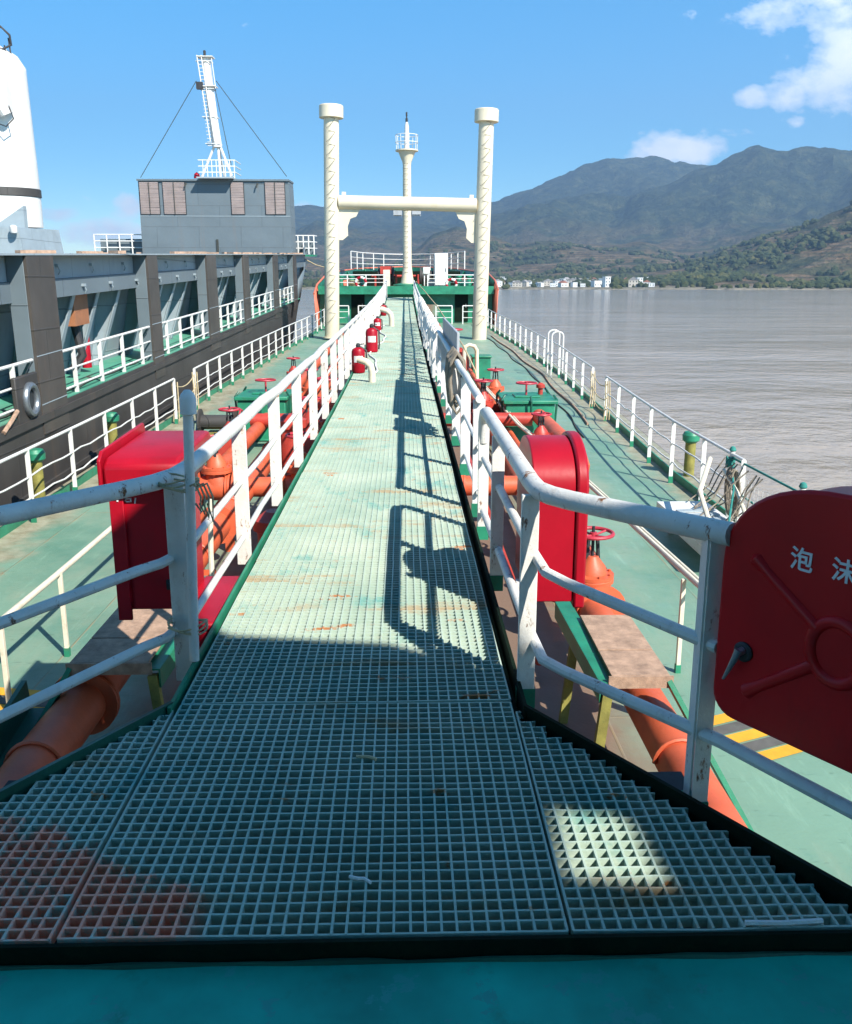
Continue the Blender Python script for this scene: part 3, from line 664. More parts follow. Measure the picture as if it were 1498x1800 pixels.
pipe('orange cross pipe passing under the catwalk from side to side', [(-2.9, 11.2, -1.0), (0, 11.2, -1.0), (2.4, 11.2, -1.0)], 0.13, [(-2.3, 11.2, -1.0, 'X'), (1.2, 11.2, -1.0, 'X'), (0.75, 11.2, -1.0, 'X')])
pipe('dull red cross pipe passing under the catwalk further forward', [(-2.9, 16.4, -0.92), (2.4, 16.4, -0.92)], 0.13, [(-1.9, 16.4, -0.92, 'X'), (1.3, 16.4, -0.92, 'X')], 'red_valve')
for pn, x_, z_, r_ in (('cargo_pipe', 1.58, -1.12, 0.135), ('cargo_pipe.001', -2.12, -1.10, 0.15)):
    for yy in (4.55, 8.4, 10.2, 13.8, 17.5, 21.2, 25):
        m = MB(); zz = zs(yy) + z_
        m.tube([(x_ + (r_ + 0.012) * math.cos(a), yy, zz + (r_ + 0.012) * math.sin(a)) for a in (math.pi * k / 12 for k in range(13))], 0.014, 6)
        m.bx(x_ - r_ - 0.06, x_ + r_ + 0.06, yy - 0.05, yy + 0.05, zz - r_ - 0.02, zz - r_ + 0.01); m.bx(x_ - 0.05, x_ + 0.05, yy - 0.04, yy + 0.04, zd(yy), zz - r_); obj('pipe_clamp', m, 'orange', bpy.data.objects[pn])
# ---- saddles stepping over the pipes
def saddle(lab, x0, x1, ya, yb, sgn):
    s = thing('step_bench', lab, 'step', ((x0 + x1) / 2, ya, -1.6))
    ym = ya + (yb - ya) * 0.38
    m = MB(); m.bx(x0, x1, ya, ym - 0.006, -0.768, -0.75); obj('top_plate', m, 'rust_plate', s, bevel=0.003)
    m = MB(); m.bx(x0, x1, ym + 0.006, yb, -0.766, -0.748); obj('top_plate', m, 'rust_plate', s, bevel=0.003)
    xi, xo = (x0, x1) if sgn > 0 else (x1, x0)
    m = MB(); m.bar((xi - sgn * 0.06, yb + 0.35, -0.78), (xi - sgn * 0.012, ya - 0.01, -0.80), 0.11, 0.012); m.bar((xi - sgn * 0.115, yb + 0.35, -0.84), (xi - sgn * 0.066, ya - 0.01, -0.86), 0.012, 0.13); obj('side_angle', m, 'green', s)
    m = MB(); m.bx(x0 - 0.02, x1 + 0.02, ya - 0.018, ya - 0.004, -0.83, -0.752); obj('front_lip', m, 'rust_plate', s)
    for (a, b, c) in ((xi - sgn * 0.02, ya, 0.0), (xi - sgn * 0.02, yb, 0)):
        m = MB(); m.bar((a, b, -0.84), (a - sgn * 0.08, b - 0.02, -1.6), 0.06, 0.05, up=(0, 1, 0)); obj('leg', m, 'moss_yellow', s)
    m = MB(); m.bar((xo + sgn * 0.0, ya + 0.02, -0.80), (xo + sgn * 0.42, ya - 0.45, -1.59), 0.09, 0.03, up=(sgn, 0, 0.3)); obj('brace', m, 'green', s)
    m = MB(); m.bar((xo, yb, -0.80), (xo + sgn * 0.35, yb - 0.1, -1.59), 0.09, 0.03, up=(sgn, 0, 0.3)); obj('brace', m, 'green', s)
    return s
saddle('rusty brown step bench with green braces over the right orange pipe', 1.26, 1.62, 4.95, 5.95, 1)
saddle('rusty brown step bench with a green edge over the left orange pipe', -2.14, -1.64, 5.22, 6.25, -1)
m = MB(); m.bar((-2.42, 5.2, -0.95), (-2.40, 3.2, -1.30), 0.03, 0.20); m.bar((-2.36, 5.2, -1.06), (-2.34, 3.2, -1.42), 0.14, 0.02)
tag(obj('side_girder', m, 'green_deep'), 'dark green sloping girder beside the near left orange pipe', 'girder')

# ---- gate valves
def valve_mesh(body, wheel, name='gate_valve'):
    r = thing(name, 'x', 'valve'); 
    m = MB(); m.lathe([(0.13, -0.24), (0.225, -0.24), (0.225, -0.205), (0.15, -0.19), (0.165, -0.06), (0.165, 0.06), (0.15, 0.19), (0.225, 0.205), (0.225, 0.24), (0.13, 0.24)], (0, 0, 0), 'Y', 24)
    m.lathe([(0.165, 0.0), (0.155, 0.10), (0.13, 0.17), (0.12, 0.20)], n=20); obj('body', m, body, r)
    m = MB(); m.lathe([(0.12, 0.19), (0.19, 0.195), (0.19, 0.225), (0.185, 0.23), (0.19, 0.235), (0.19, 0.265), (0.13, 0.27), (0.115, 0.33), (0.06, 0.40), (0.05, 0.42)], n=20)
    for k in range(8):
        a = k * math.pi / 4; m.lathe([(0.016, 0.18), (0.016, 0.282), (0.008, 0.285)], (0.165 * math.cos(a), 0.165 * math.sin(a), 0), n=6)
    obj('bonnet', m, body, r)
    m = MB(); m.bar((0.055, 0, 0.38), (0.04, 0, 0.58), 0.022, 0.03, up=(0, 1, 0)); m.bar((-0.055, 0, 0.38), (-0.04, 0, 0.58), 0.022, 0.03, up=(0, 1, 0)); m.box((0, 0, 0.575), (0.11, 0.04, 0.03)); m.tube([(0, 0, 0.40), (0, 0, 0.68)], 0.014, 8)
    obj('yoke', m, 'dark', r)
    m = MB(); m.tube([(0.165 * math.cos(a), 0.165 * math.sin(a), 0.62) for a in (2 * math.pi * k / 28 for k in range(28))], 0.017, 8, closed=True)
    for k in range(4):
        a = k * math.pi / 2 + 0.4; m.tube([(0, 0, 0.60), (0.08 * math.cos(a), 0.08 * math.sin(a), 0.608), (0.165 * math.cos(a), 0.165 * math.sin(a), 0.62)], 0.010, 6)
    m.lathe([(0.03, 0.585), (0.03, 0.63)], n=12); obj('handwheel', m, wheel, r)
    return r
vo = valve_mesh('orange', 'wheel_red'); vr = valve_mesh('red_valve', 'wheel_red')
used = set()
def put_valve(proto, lab, x, y, z, s=1.0, rz=0.0):
    o = proto if proto.name not in used else copy_tree(proto); used.add(proto.name)
    o['label'] = lab; o['group'] = 'gate valves on the deck pipes'
    o.location = (x, y, z); o.rotation_euler = (0, 0, rz); o.scale = (s, s, s); return o
put_valve(vo, 'orange gate valve with pink-red handwheel just right of the round-topped hose box', 1.60, 7.15, -1.10, 1.0, 0.2)
put_valve(vo, 'orange gate valve standing alone right of the catwalk beyond the green hatch', 2.15, 20.8, -1.12, 1.15)
put_valve(vr, 'red gate valve between the green hatch and the round-topped hose box', 2.25, 14.3, -1.10, 0.95, 0.5)
put_valve(vo, 'orange gate valve nearest the cream upright left of the catwalk', -2.45, 11.2, -1.0, 1.05, math.pi / 2)
put_valve(vr, 'red gate valve with its wheel above the left orange valve', -2.85, 14.2, -1.02, 1.0)
put_valve(vr, 'red gate valve close beside the left catwalk railing on the dull red cross pipe', -1.45, 16.4, -0.92, 1.25, math.pi / 2)
put_valve(vr, 'small red gate valve far up the left deck beyond the green hatch', -2.9, 23.0, -0.93, 1.0)
put_valve(vr, 'red gate valve under the right catwalk railing by the draped white rope', 1.45, 26.5, -0.75, 1.6, 0.4)
put_valve(vo, 'orange gate valve lying low against the left catwalk edge beside the cross pipe', -1.35, 11.2, -1.0, 1.1, math.pi / 2)
put_valve(vr, 'red gate valve wedged between the left barrel strainers, wheel above the railing foot', -1.62, 14.9, -1.0, 1.1, 0.3)
put_valve(vo, 'orange gate valve on the left thick pipe level with the green hatch', -2.12, 19.6, -0.96, 1.1)
put_valve(vr, 'red gate valve tucked behind the right railing posts level with the green hatch', 1.58, 17.6, -1.0, 1.1, 0.7)
put_valve(vr, 'dull red gate valve on the right thick pipe, just beyond the round-topped hose box', 1.58, 9.4, -1.08, 0.9, 0.1)
dw = thing('deck_winch', 'small rusty deck winch with two hand cranks left of the green hatch', 'winch', (-3.35, 15.6, zd(15.6))); z = zd(15.6)
m = MB(); m.box((-3.35, 15.6, z + 0.25), (0.5, 0.6, 0.5), taper=0.8); obj('pedestal', m, 'moss_yellow', dw, bevel=0.01)
obj('drum', MB().lathe([(0.24, -0.32), (0.24, -0.29), (0.13, -0.28), (0.13, 0.28), (0.24, 0.29), (0.24, 0.32)], (-3.35, 15.6, z + 0.68), 'X', 20), 'hull_dark', dw)
for sx in (-1, 1):
    m = MB(); m.tube([(-3.35 + sx * 0.42, 15.6 + 0.22 * math.cos(a), z + 0.68 + 0.22 * math.sin(a)) for a in (2 * math.pi * k / 20 for k in range(20))], 0.018, 6, closed=True)
    m.tube([(-3.35 + sx * 0.30, 15.6, z + 0.68), (-3.35 + sx * 0.45, 15.6, z + 0.68)], 0.025, 8)
    for k in range(3):
        a = k * 2.1; m.tube([(-3.35 + sx * 0.42, 15.6, z + 0.68), (-3.35 + sx * 0.42, 15.6 + 0.22 * math.cos(a), z + 0.68 + 0.22 * math.sin(a))], 0.012, 5)
    obj('crank_wheel', m, ('steel', 'wheel_red')[sx > 0], dw)
# tall red strainers on the left pipes
def strainer(lab, x, y, z0, z1, r):
    s = thing('red_strainer', lab, 'strainer', (x, y, z0), 'strainers on the left pipes')
    obj('barrel', MB().lathe([(r, z0), (r, z0 + 0.1), (r * 1.2, z0 + 0.12), (r * 1.2, z0 + 0.2), (r, z0 + 0.22), (r, z1 - 0.22), (r * 1.22, z1 - 0.2), (r * 1.22, z1 - 0.08), (r * 0.9, z1 - 0.06), (r * 0.5, z1)], (x, y, 0), n=24), 'red_valve', s)
    obj('drain_stub', MB().lathe([(0.06, 0), (0.06, 0.2), (0.11, 0.2), (0.11, 0.25)], (x, y - r - 0.2, z0 + 0.35), 'Y', 14), 'red_valve', s)
strainer('tall red barrel strainer seen through the left railing posts', -1.75, 13.3, -1.5, -0.35, 0.20)
strainer('short red barrel strainer low behind the left railing, nearest the viewer', -1.42, 9.2, -1.56, -0.8, 0.19)
# ---- green tank hatches
def hatch(lab, x, y):
    s = thing('tank_hatch', lab, 'hatch', (x, y, zd(y)), 'green tank hatches'); z = zd(y)
    m = MB(); m.box((x, y, z + 0.40), (0.95, 1.3, 0.80)); m.box((x, y, z + 0.02), (1.15, 1.5, 0.04)); obj('coaming', m, 'green', s, bevel=0.02)
    m = MB(); m.box((x, y, z + 0.84), (1.05, 1.4, 0.07)); m.box((x, y, z + 0.89), (0.5, 0.5, 0.03)); obj('lid', m, 'green', s, bevel=0.015)
    for k, (dx, dy) in enumerate(((-0.5, -0.45), (0, -0.7), (0.5, -0.45), (0.5, 0.45), (-0.5, 0.45))):
        m = MB(); m.tube([(x + dx * 1.03, y + dy * 1.03, z + 0.42), (x + dx * 1.08, y + dy * 1.08, z + 0.86), (x + dx * 0.95, y + dy * 0.95, z + 0.95)], 0.022, 6); obj('clamp_bolt', m, 'green_deep', s)
    m = MB(); m.tube([(x, y, z + 0.88), (x, y, z + 1.16)], 0.02, 8); m.tube([(x + 0.2 * math.cos(a), y + 0.2 * math.sin(a), z + 1.14) for a in (2 * math.pi * k / 20 for k in range(20))], 0.018, 6, closed=True)
    m.bar((x - 0.2, y, z + 1.14), (x + 0.2, y, z + 1.14), 0.015, 0.015); m.bar((x, y - 0.2, z + 1.142), (x, y + 0.2, z + 1.142), 0.015, 0.015); obj('handwheel', m, 'wheel_red', s)
    m = MB(); m.lathe([(0.05, z + 0.87), (0.05, z + 1.0), (0.09, z + 1.01), (0.09, z + 1.07), (0.03, z + 1.11)], (x + 0.33, y + 0.3, 0), n=12); obj('relief_valve', m, 'red_valve', s)
hatch('green box tank hatch with a red handwheel right of the catwalk', 2.42, 17.4)
hatch('green box tank hatch with a red handwheel left of the catwalk', -2.85, 18.0)
m = MB(); m.box((2.35, 27.2, zd(27) + 0.35), (0.55, 0.7, 0.7)); m.box((2.35, 27.2, zd(27) + 0.72), (0.62, 0.78, 0.05))
tag(obj('green_locker', m, 'green', bevel=0.015), 'small green deck locker between the right post and the catwalk railing', 'locker')
m = MB(); y = 26.0; z = zd(y); m.tube([(1.75, y, z), (1.75, y, z + 0.95), (1.78, y, z + 1.1), (1.9, y, z + 1.16), (2.05, y, z + 1.12), (2.12, y, z + 1.0), (2.14, y, z - 0.0)], 0.06, 12)
tag(obj('bent_vent_pipe', m, 'cream'), 'cream pipe bent like a hook beside the small green deck locker', 'vent pipe')
# ---- green-capped vent posts at the deck edges
def vent(lab, x, y, h):
    s = thing('deck_vent', lab, 'vent', (x, y, zd(y)), 'green capped vents'); z = zd(y)
    obj('stem', MB().lathe([(0.085, z), (0.085, z + h - 0.14)], (x, y, 0), n=16), 'moss_yellow', s)
    obj('cap', MB().lathe([(0.09, z + h - 0.18), (0.135, z + h - 0.14), (0.14, z + h - 0.05), (0.11, z + h), (0.04, z + h + 0.015)], (x, y, 0), n=18), 'green', s)
vent('mossy vent post with a green cap outside the left railing, nearer one', -5.28, 12.4, 0.83)
vent('mossy vent post with a green cap outside the left railing, farther one', -5.30, 15.8, 0.82)
vent('mossy vent post with a green cap outside the river side railing', 4.70, 14.1, 0.74)
# ---- ladder loops on the river-side rail
lp = thing('boarding_ladder_loop', 'pair of tall white handrail loops rising above the river side railing', 'handrail', (4.75, 28, zd(28)))
for dx in (0.0, 0.36):
    yy = 27.6 + dx * 2.0; z = zd(yy); pts = [(4.60, yy, z), (4.60, yy, z + 1.25)] + [(4.78 - 0.18 * math.cos(a), yy, z + 1.28 + 0.14 * math.sin(a)) for a in (math.pi * k / 8 for k in range(9))] + [(4.96, yy, z + 1.25), (4.96, yy, z)]
    obj('loop', MB().tube(pts, 0.026, 8), 'white', lp)
# ---- gangway tray with ropes by the river-side rail
gw = thing('gangway_tray', 'white folded gangway platform lying inside the river side railing', 'gangway', (3.6, 10.2, -1.56))
m = MB(); m.bx(3.30, 3.95, 9.0, 11.1, -1.26, -1.20); m.bx(3.30, 3.36, 9.0, 11.1, -1.38, -1.26); m.bx(3.89, 3.95, 9.0, 11.1, -1.38, -1.26); m.bx(3.36, 3.89, 11.04, 11.1, -1.38, -1.26); obj('platform', m, 'white', gw, bevel=0.006)
m = MB()
for yy in (9.3, 10.8):
    m.bx(3.4, 3.45, yy, yy + 0.05, -1.565, -1.26); m.bx(3.8, 3.85, yy, yy + 0.05, -1.565, -1.26)
obj('foot', m, 'white', gw)
m = MB()
for k in range(7): m.bar((3.40, 9.2 + 0.22 * k, -1.185), (3.86, 9.28 + 0.22 * k, -1.185), 0.10, 0.02)
obj('tread', m, 'grey_light', gw)
m = MB()
for k in range(10):
    x = 3.95 + rnd.uniform(-0.1, 0.15); yy = 9.7 + rnd.uniform(0, 1.3); top = V((xr(yy) - 0.02, yy + 0.2, zd(yy) + 0.92))
    a = V((x - 0.3, yy, -1.16)); mid = (top + a) / 2 + V((rnd.uniform(-0.1, 0.1), rnd.uniform(-0.15, 0.15), -0.12))
    m.tube([top, top.lerp(mid, 0.5) + V((-0.02, 0, 0.02)), mid, mid.lerp(a, 0.6), a], 0.009, 6)
for k in range(4):
    c = V((4.12, 10.55 + 0.06 * k, -0.98)); m.tube([c + V((0.06 * math.cos(a), 0.05 * math.sin(a), 0.30 * math.sin(a))) for a in (2 * math.pi * j / 18 for j in range(18))], 0.014, 6, closed=True)
tag(obj('rope_tangle', m, 'hose_brown'), 'tangle of brown ropes and a hanging coil over the gangway platform', 'rope')
m = MB()
m.tube([(4.22, 11.0, -0.60), (4.24, 9.0, -0.60), (4.2, 6.9, -0.62)], 0.014, 6); m.tube([(4.22, 11.0, -1.0), (4.24, 9.0, -1.05), (4.2, 6.9, -1.05)], 0.013, 6)
m.tube([(4.22, 11.0, -0.66), (4.0, 10.3, -0.85), (3.7, 9.6, -1.12), (3.45, 9.2, -1.18)], 0.013, 6)
for k in range(9):
    a = rnd.uniform(0, 6); c = V((4.20, 11.0, -0.70 + 0.012 * k)); m.tube([c + V((0.05 * math.cos(t + a), 0.05 * math.sin(t + a), 0.02 * math.sin(3 * t))) for t in (2 * math.pi * j / 12 for j in range(12))], 0.012, 6, closed=True)
tag(obj('green_net_rope', m, 'net_green'), 'teal green rope strung between the stanchions at the gangway opening', 'rope')
m = MB()
def sag(y0, y1, z0, z1):
    return lambda u, v: V((4.20 + 0.02 * math.sin(9 * u), y0 + (y1 - y0) * u, z1 - (z1 - z0) * v - 0.10 * math.sin(math.pi * u) * (1 - v)))
for a_, b_ in ((6.95, 8.95), (9.05, 10.95)):
    f = sag(a_, b_, -1.45, -0.68)
    for u in [k / 16 for k in range(17)]: m.tube([f(u, v / 5) for v in range(6)], 0.003, 4, cap=False)
    for v in [k / 8 for k in range(9)]: m.tube([f(u / 8, v) for u in range(9)], 0.003, 4, cap=False)
tag(obj('safety_net', m, 'hose_white'), 'pale mesh safety net hung between the stanchions at the gangway opening', 'net')
st = thing('gangway_stanchion', 'white stanchion wound with teal rope at the end of the river side railing', 'stanchion', (4.22, 11.0, -1.55), 'stanchions of the gangway opening')
obj('shaft', MB().tube([(4.22, 11.0, -1.57), (4.22, 11.0, -0.50)], 0.032, 10), 'white', st); obj('knob', MB().lathe([(0.03, -0.52), (0.045, -0.50), (0.03, -0.46), (0.01, -0.45)], (4.22, 11.0, 0), n=12), 'net_green', st)
for yy, lab in ((9.0, 'thin grey-white stanchion carrying the teal rope just above the foam cabinet'), (6.9, 'thin grey-white stanchion hidden behind the foam cabinet, carrying the teal rope')):
    c = copy_tree(st); c.location = (4.24, yy, -1.57); c['label'] = lab
m = MB(); m.tube([(3.38, 9.05, -1.2), (3.55, 10.2, -0.85), (3.95, 11.05, -0.62)], 0.03, 8); m.tube([(3.9, 9.3, -1.2), (4.05, 10.3, -0.9), (4.1, 10.95, -0.75)], 0.025, 8)
tag(obj('gangway_handrail', m, 'old_white'), 'loose off-white gangway handrail leaning from the platform to the railing', 'handrail')

# ---- things on the catwalk railings
m = MB()
for k in range(26):
    yy = 8.75 + 0.030 * k + rnd.uniform(-0.01, 0.01); z = zs(yy) + 0.86; w = rnd.uniform(0.055, 0.085); d = rnd.uniform(0.36, 0.52)
    pts = [(0.52 + w * 0.9, yy, z - d), (0.52 + w, yy + 0.01, z - d * 0.5), (0.52 + w * 0.8, yy, z - 0.05), (0.52, yy + 0.01, z + rnd.uniform(0, 0.03)), (0.52 - w * 0.8, yy, z - 0.05), (0.52 - w, yy + 0.02, z - d * 0.5), (0.52 - w * 0.7, yy, z - d), (0.52, yy + 0.02, z - d - 0.08)]
    m.tube(pts, 0.019, 7, closed=True)
tag(obj('hose_coil', m, 'hose_brown'), 'brown-grey coil of old hose hung over the right catwalk railing', 'hose')
m = MB(); m.bar((0.585, 9.7, zs(10) + 0.80), (0.585, 13.3, zs(13) + 0.80), 0.03, 0.46)
bd = obj('grey_board', m, 'tin_grey', bevel=0.006); tag(bd, 'long grey board standing along the right catwalk railing behind the hose coil', 'board')
m = MB(); cn = random.Random(5)
for k in range(70):
    yy = 13.6 + 15.5 * k / 70 + cn.uniform(-0.1, 0.1); z = zs(yy) + 0.835; w = cn.uniform(0.03, 0.09); d = cn.uniform(0.35, 0.85)
    m.tube([(0.52 - w, yy + cn.uniform(-.1, .1), z - d), (0.52 - w * 1.1, yy, z - d * 0.5), (0.52 - w * 0.7, yy, z - 0.03), (0.52, yy, z + 0.01), (0.52 + w * 0.9, yy, z - 0.06), (0.52 + w, yy + 0.05, z - d * 0.6), (0.52 + w * 0.8, yy + cn.uniform(-.2, .2), z - d * 0.95)], cn.uniform(0.016, 0.03), 6)
tag(obj('draped_rope', m, 'hose_white'), 'white rope draped in many hanging loops over the far right catwalk railing', 'rope')
m = MB(); m.tube([(0.60, 46, zs(46) + 0.85), (0.9, 40, zs(40) + 0.62), (1.2, 33, zs(33) + 0.34), (1.72, 26.05, zd(26) + 1.14)], 0.02, 6); m.tube([(1.72, 26.0, zd(26) + 1.14), (1.95, 24.2, zd(24) + 0.6), (2.0, 23.6, zd(23.6) + 0.03)], 0.025, 6)
tag(obj('mooring_line', m, 'rope'), 'pale line tied from the far railing to the cream hook pipe on deck', 'rope')
def extinguisher(lab, x, y, h, r, lean=0.0):
    z = zs(y) + 0.002; s = thing('fire_extinguisher', lab, 'fire extinguisher', (x, y, z), 'fire extinguishers along the left railing')
    obj('cylinder', MB().lathe([(r * 0.9, z), (r, z + 0.02), (r, z + h * 0.72), (r * 0.85, z + h * 0.8), (r * 0.4, z + h * 0.86)], (x, y, 0), n=20), 'red', s)
    obj('valve_head', MB().lathe([(r * 0.3, z + h * 0.85), (r * 0.35, z + h * 0.93), (r * 0.2, z + h)], (x, y, 0), n=12).bar((x, y, z + h * 0.95), (x + r * 0.9, y - 0.02, z + h * 0.98), 0.02, 0.015), 'dark', s)
    obj('label_patch', MB().add([(x + r * 1.012 * math.cos(a), y + r * 1.012 * math.sin(a), z + h * q) for q in (0.36, 0.58) for a in (-2.2 + 0.2 * k for k in range(8))], [(k, k + 1, k + 9, k + 8) for k in range(7)]), 'white', s)
    obj('hose', MB().tube([(x + r * 0.3, y, z + h * 0.88), (x + r * 1.2, y, z + h * 0.75), (x + r * 1.25, y, z + h * 0.3), (x + r * 1.15, y, z + h * 0.1)], 0.018, 7), 'rubber', s)
extinguisher('big red extinguisher standing on the catwalk edge, its label white', -0.71, 19.1, 0.60, 0.13)
extinguisher('dull red extinguisher behind the cream bent pipe, nearest of the row', -0.80, 15.2, 0.50, 0.115)
extinguisher('small red extinguisher farthest up the left catwalk railing', -0.78, 33.0, 0.45, 0.11)
extinguisher('middle red extinguisher beyond the white-labelled one on the left railing', -0.78, 25.5, 0.42, 0.11)
def goose(lab, x, y, s_=1.0):
    z = zs(y); tag(obj('gooseneck_pipe', MB().tube([(x, y, z - 0.2), (x, y, z + 0.16 * s_), (x - 0.02 * s_, y, z + 0.25 * s_), (x - 0.09 * s_, y + 0.02, z + 0.31 * s_), (x - 0.22 * s_, y + 0.06, z + 0.35 * s_)], 0.056 * s_, 14), 'cream'), lab, 'pipe')
goose('cream bent pipe rising through the left edge of the catwalk, nearer one', -0.52, 13.9)
goose('cream bent pipe rising through the left edge of the catwalk, farther one', -0.40, 27.5, 1.5)
m = MB(); m.tube([(-0.62 + 0.12 * math.sin(t * 0.9) + 0.03 * math.sin(3 * t), t, zs(t) + 0.018) for t in [14.5 + 0.4 * k for k in range(34)]], 0.016, 6)
tag(obj('white_hose', m, 'hose_white'), 'thin white hose snaking along the left side of the catwalk floor', 'hose')

def tiny(name, lab, cat_, pts, r, mt):
    tag(obj(name, MB().tube(pts, r, 6), mt), lab, cat_)
tiny('white_rod', 'short white rod lying along the front edge of the right wing grating', 'rod', [(0.86, 1.905, 0.010), (0.95, 1.90, 0.011), (1.06, 1.907, 0.010)], 0.007, 'hose_white')
tiny('tan_twig', 'tan splinter of wood lying across the near grating', 'splinter', [(-0.175, 2.74, 0.006), (-0.13, 2.735, 0.008), (-0.105, 2.72, 0.006)], 0.006, 'rope')
tiny('cloth_shred', 'pale shred of cloth caught in the grating near the front edge', 'shred', [(-0.16, 2.115, 0.004), (-0.135, 2.10, 0.009), (-0.12, 2.105, 0.005), (-0.10, 2.09, 0.003)], 0.005, 'hose_white')
m = MB()
m.tube([(xr(t) - 0.75 + 0.05 * math.sin(t * 1.3), t, zd(t) + 0.015) for t in [17.5 + 0.6 * k for k in range(42)]], 0.018, 6)
tag(obj('deck_cable', m, 'net_dark'), 'dark cable trailing along the deck inside the river side railing', 'cable')
m = MB(); m.tube([(xr(t) - 0.45 + 0.04 * math.sin(t * 0.9 + 1), t, zd(t) + 0.03) for t in [19 + 0.6 * k for k in range(40)]], 0.028, 6)
tag(obj('deck_conduit', m, 'rust_plate'), 'thin rusty pipe laid along the deck at the foot of the river side railing', 'pipe')
for (x_, ya_, yb_, z_, r_, lab) in ((-1.25, 5.6, 40, -1.30, 0.045, 'thin red-brown pipe running low beside the left edge of the catwalk'), (1.05, 6.4, 40, -1.32, 0.045, 'thin red-brown pipe running low beside the right edge of the catwalk'), (2.0, 8.2, 40, -1.30, 0.06, 'thinner orange pipe beside the thick right one, past the round-topped hose box')):
    pipe(lab, run(x_, ya_, yb_, z_), r_, [], 'red_valve' if 'brown' in lab else 'orange', 12)

# ---- gantry of two cream posts
gt = thing('gantry_frame', 'tall cream gantry of two round posts joined by a pipe beam', 'gantry', (0.05, 41, zd(41)), None, (0, R(1.15), 0))
HT = 9.5
for sx in (-3.40, 3.40):
    r0 = 0.335
    pst = obj('post', MB().lathe([(r0 * 1.25, 0), (r0 * 1.25, 0.05), (r0, 0.06), (r0, HT - 0.35), (r0 * 0.97, HT)], (sx, 0, 0), n=28), 'cream', gt)
    obj('post_cap', MB().lathe([(r0, HT - 0.02), (0.53, HT), (0.53, HT + 0.48), (0.50, HT + 0.52), (0.1, HT + 0.53)], (sx, 0, 0), n=28), 'cream', pst)
    m = MB()
    for k in range(16):
        z = 0.7 + k * 0.555; y = -r0 - 0.03; m.tube([(sx - 0.20, y + 0.06, z), (sx - 0.17, y - 0.05, z + 0.01), (sx - 0.05, y - 0.03, z + 0.10), (sx + 0.15, y - 0.05, z + 0.34), (sx + 0.19, y + 0.06, z + 0.42), (sx - 0.10, y + 0.0, z + 0.47)], 0.008, 5)
    obj('climbing_rung', m, 'net_dark', pst)
obj('cross_beam', MB().lathe([(0.30, -3.08), (0.30, 3.08)], (0, 0, 6.0), 'X', 28), 'cream', gt)
for sg in (-1, 1):
    P = [(0, 0), (0.95, 0), (0.78, -0.32), (0.52, -0.42), (0.40, -0.75), (0.42, -1.15), (0.18, -1.35), (0, -1.35)]
    m = MB(); m.prism([(sg * (p[0] - 3.08), 5.72 + p[1]) for p in P], Matrix(((1, 0, 0, 0), (0, 0, -1, 0.025), (0, 1, 0, 0), (0, 0, 0, 1))), 0.05); obj('bracket', m, 'cream', gt)
    m = MB(); m.box((sg * 2.85, 0, 6.36), (0.18, 0.05, 0.16)); obj('lifting_lug', m, 'cream', gt)

# ---- forecastle
fo = thing('forecastle', 'green raised forecastle at the far end with doors and an orange-red bulwark', 'forecastle', (0.1, 50, zd(50)))
OUT = [(-4.95, 49.2, 1.0), (-4.9, 50.5, 1.5), (-4.75, 54, 2.0), (-4.35, 58, 2.30), (-3.4, 63, 2.55), (-1.8, 67, 2.7), (0.1, 69.3, 2.8)]
OUTR = [(0.1 + (0.1 - p[0]), p[1], p[2] + (0.22 if p[1] < 55 else 0)) for p in OUT]
m = MB(); line = OUT + OUTR[::-1][1:]
vt = [V(p) for p in line]; vb = [V((0.1 + (p[0] - 0.1) * (0.985 if p[1] < 55 else 0.9), p[1] - (0 if p[1] < 55 else 0.6), -0.35 if p[1] < 50 else -1.5)) for p in line]; n = len(vt)
m.add(vt + vb, [(i, i + 1, n + i + 1, n + i) for i in range(n - 1)]); obj('bulwark', m, 'bulwark_red', fo, solid=0.05)
m = MB(); li = [V((0.1 + (p.x - 0.1) * 0.985, p.y - 0.10, p.z - 0.03)) for p in vt[1:-1]]; lb2 = [V((p.x, p.y, 1.3)) for p in li]; n = len(li)
m.add(li + lb2, [(i, i + 1, n + i + 1, n + i) for i in range(n - 1)]); obj('bulwark_lining', m, 'green_deep', fo, solid=0.03)
for k in range(1, 12):
    i = min(n - 2, int(k * (n - 1) / 12)); f_ = k * (n - 1) / 12 - i; a = li[i].lerp(li[i + 1], f_); obj('bulwark_stay', MB().bar(a + V((0, -0.06, -0.05)), (a.x * 0.9, a.y - 0.45, 1.40), 0.05, 0.12), 'green', fo)
for bx_, by_ in ((-3.4, 52.5), (3.5, 52.8), (-3.0, 57.5), (3.1, 57.2)):
    b_ = thing('mooring_bitts', 'pair of dark mooring bitts on the forecastle deck, %s' % ('near left' if bx_ < 0 and by_ < 55 else 'near right' if by_ < 55 else 'far left' if bx_ < 0 else 'far right'), 'bitts', (bx_, by_, 1.4), 'mooring bitts on the forecastle')
    for q in (-0.3, 0.3): obj('bollard', MB().lathe([(0.13, 1.42), (0.13, 1.9), (0.18, 1.92), (0.18, 2.0), (0.05, 2.02)], (bx_ + q, by_, 0), n=14), 'green', b_)
    obj('base', MB().bx(bx_ - 0.55, bx_ + 0.55, by_ - 0.2, by_ + 0.2, 1.402, 1.44), 'green_deep', b_)
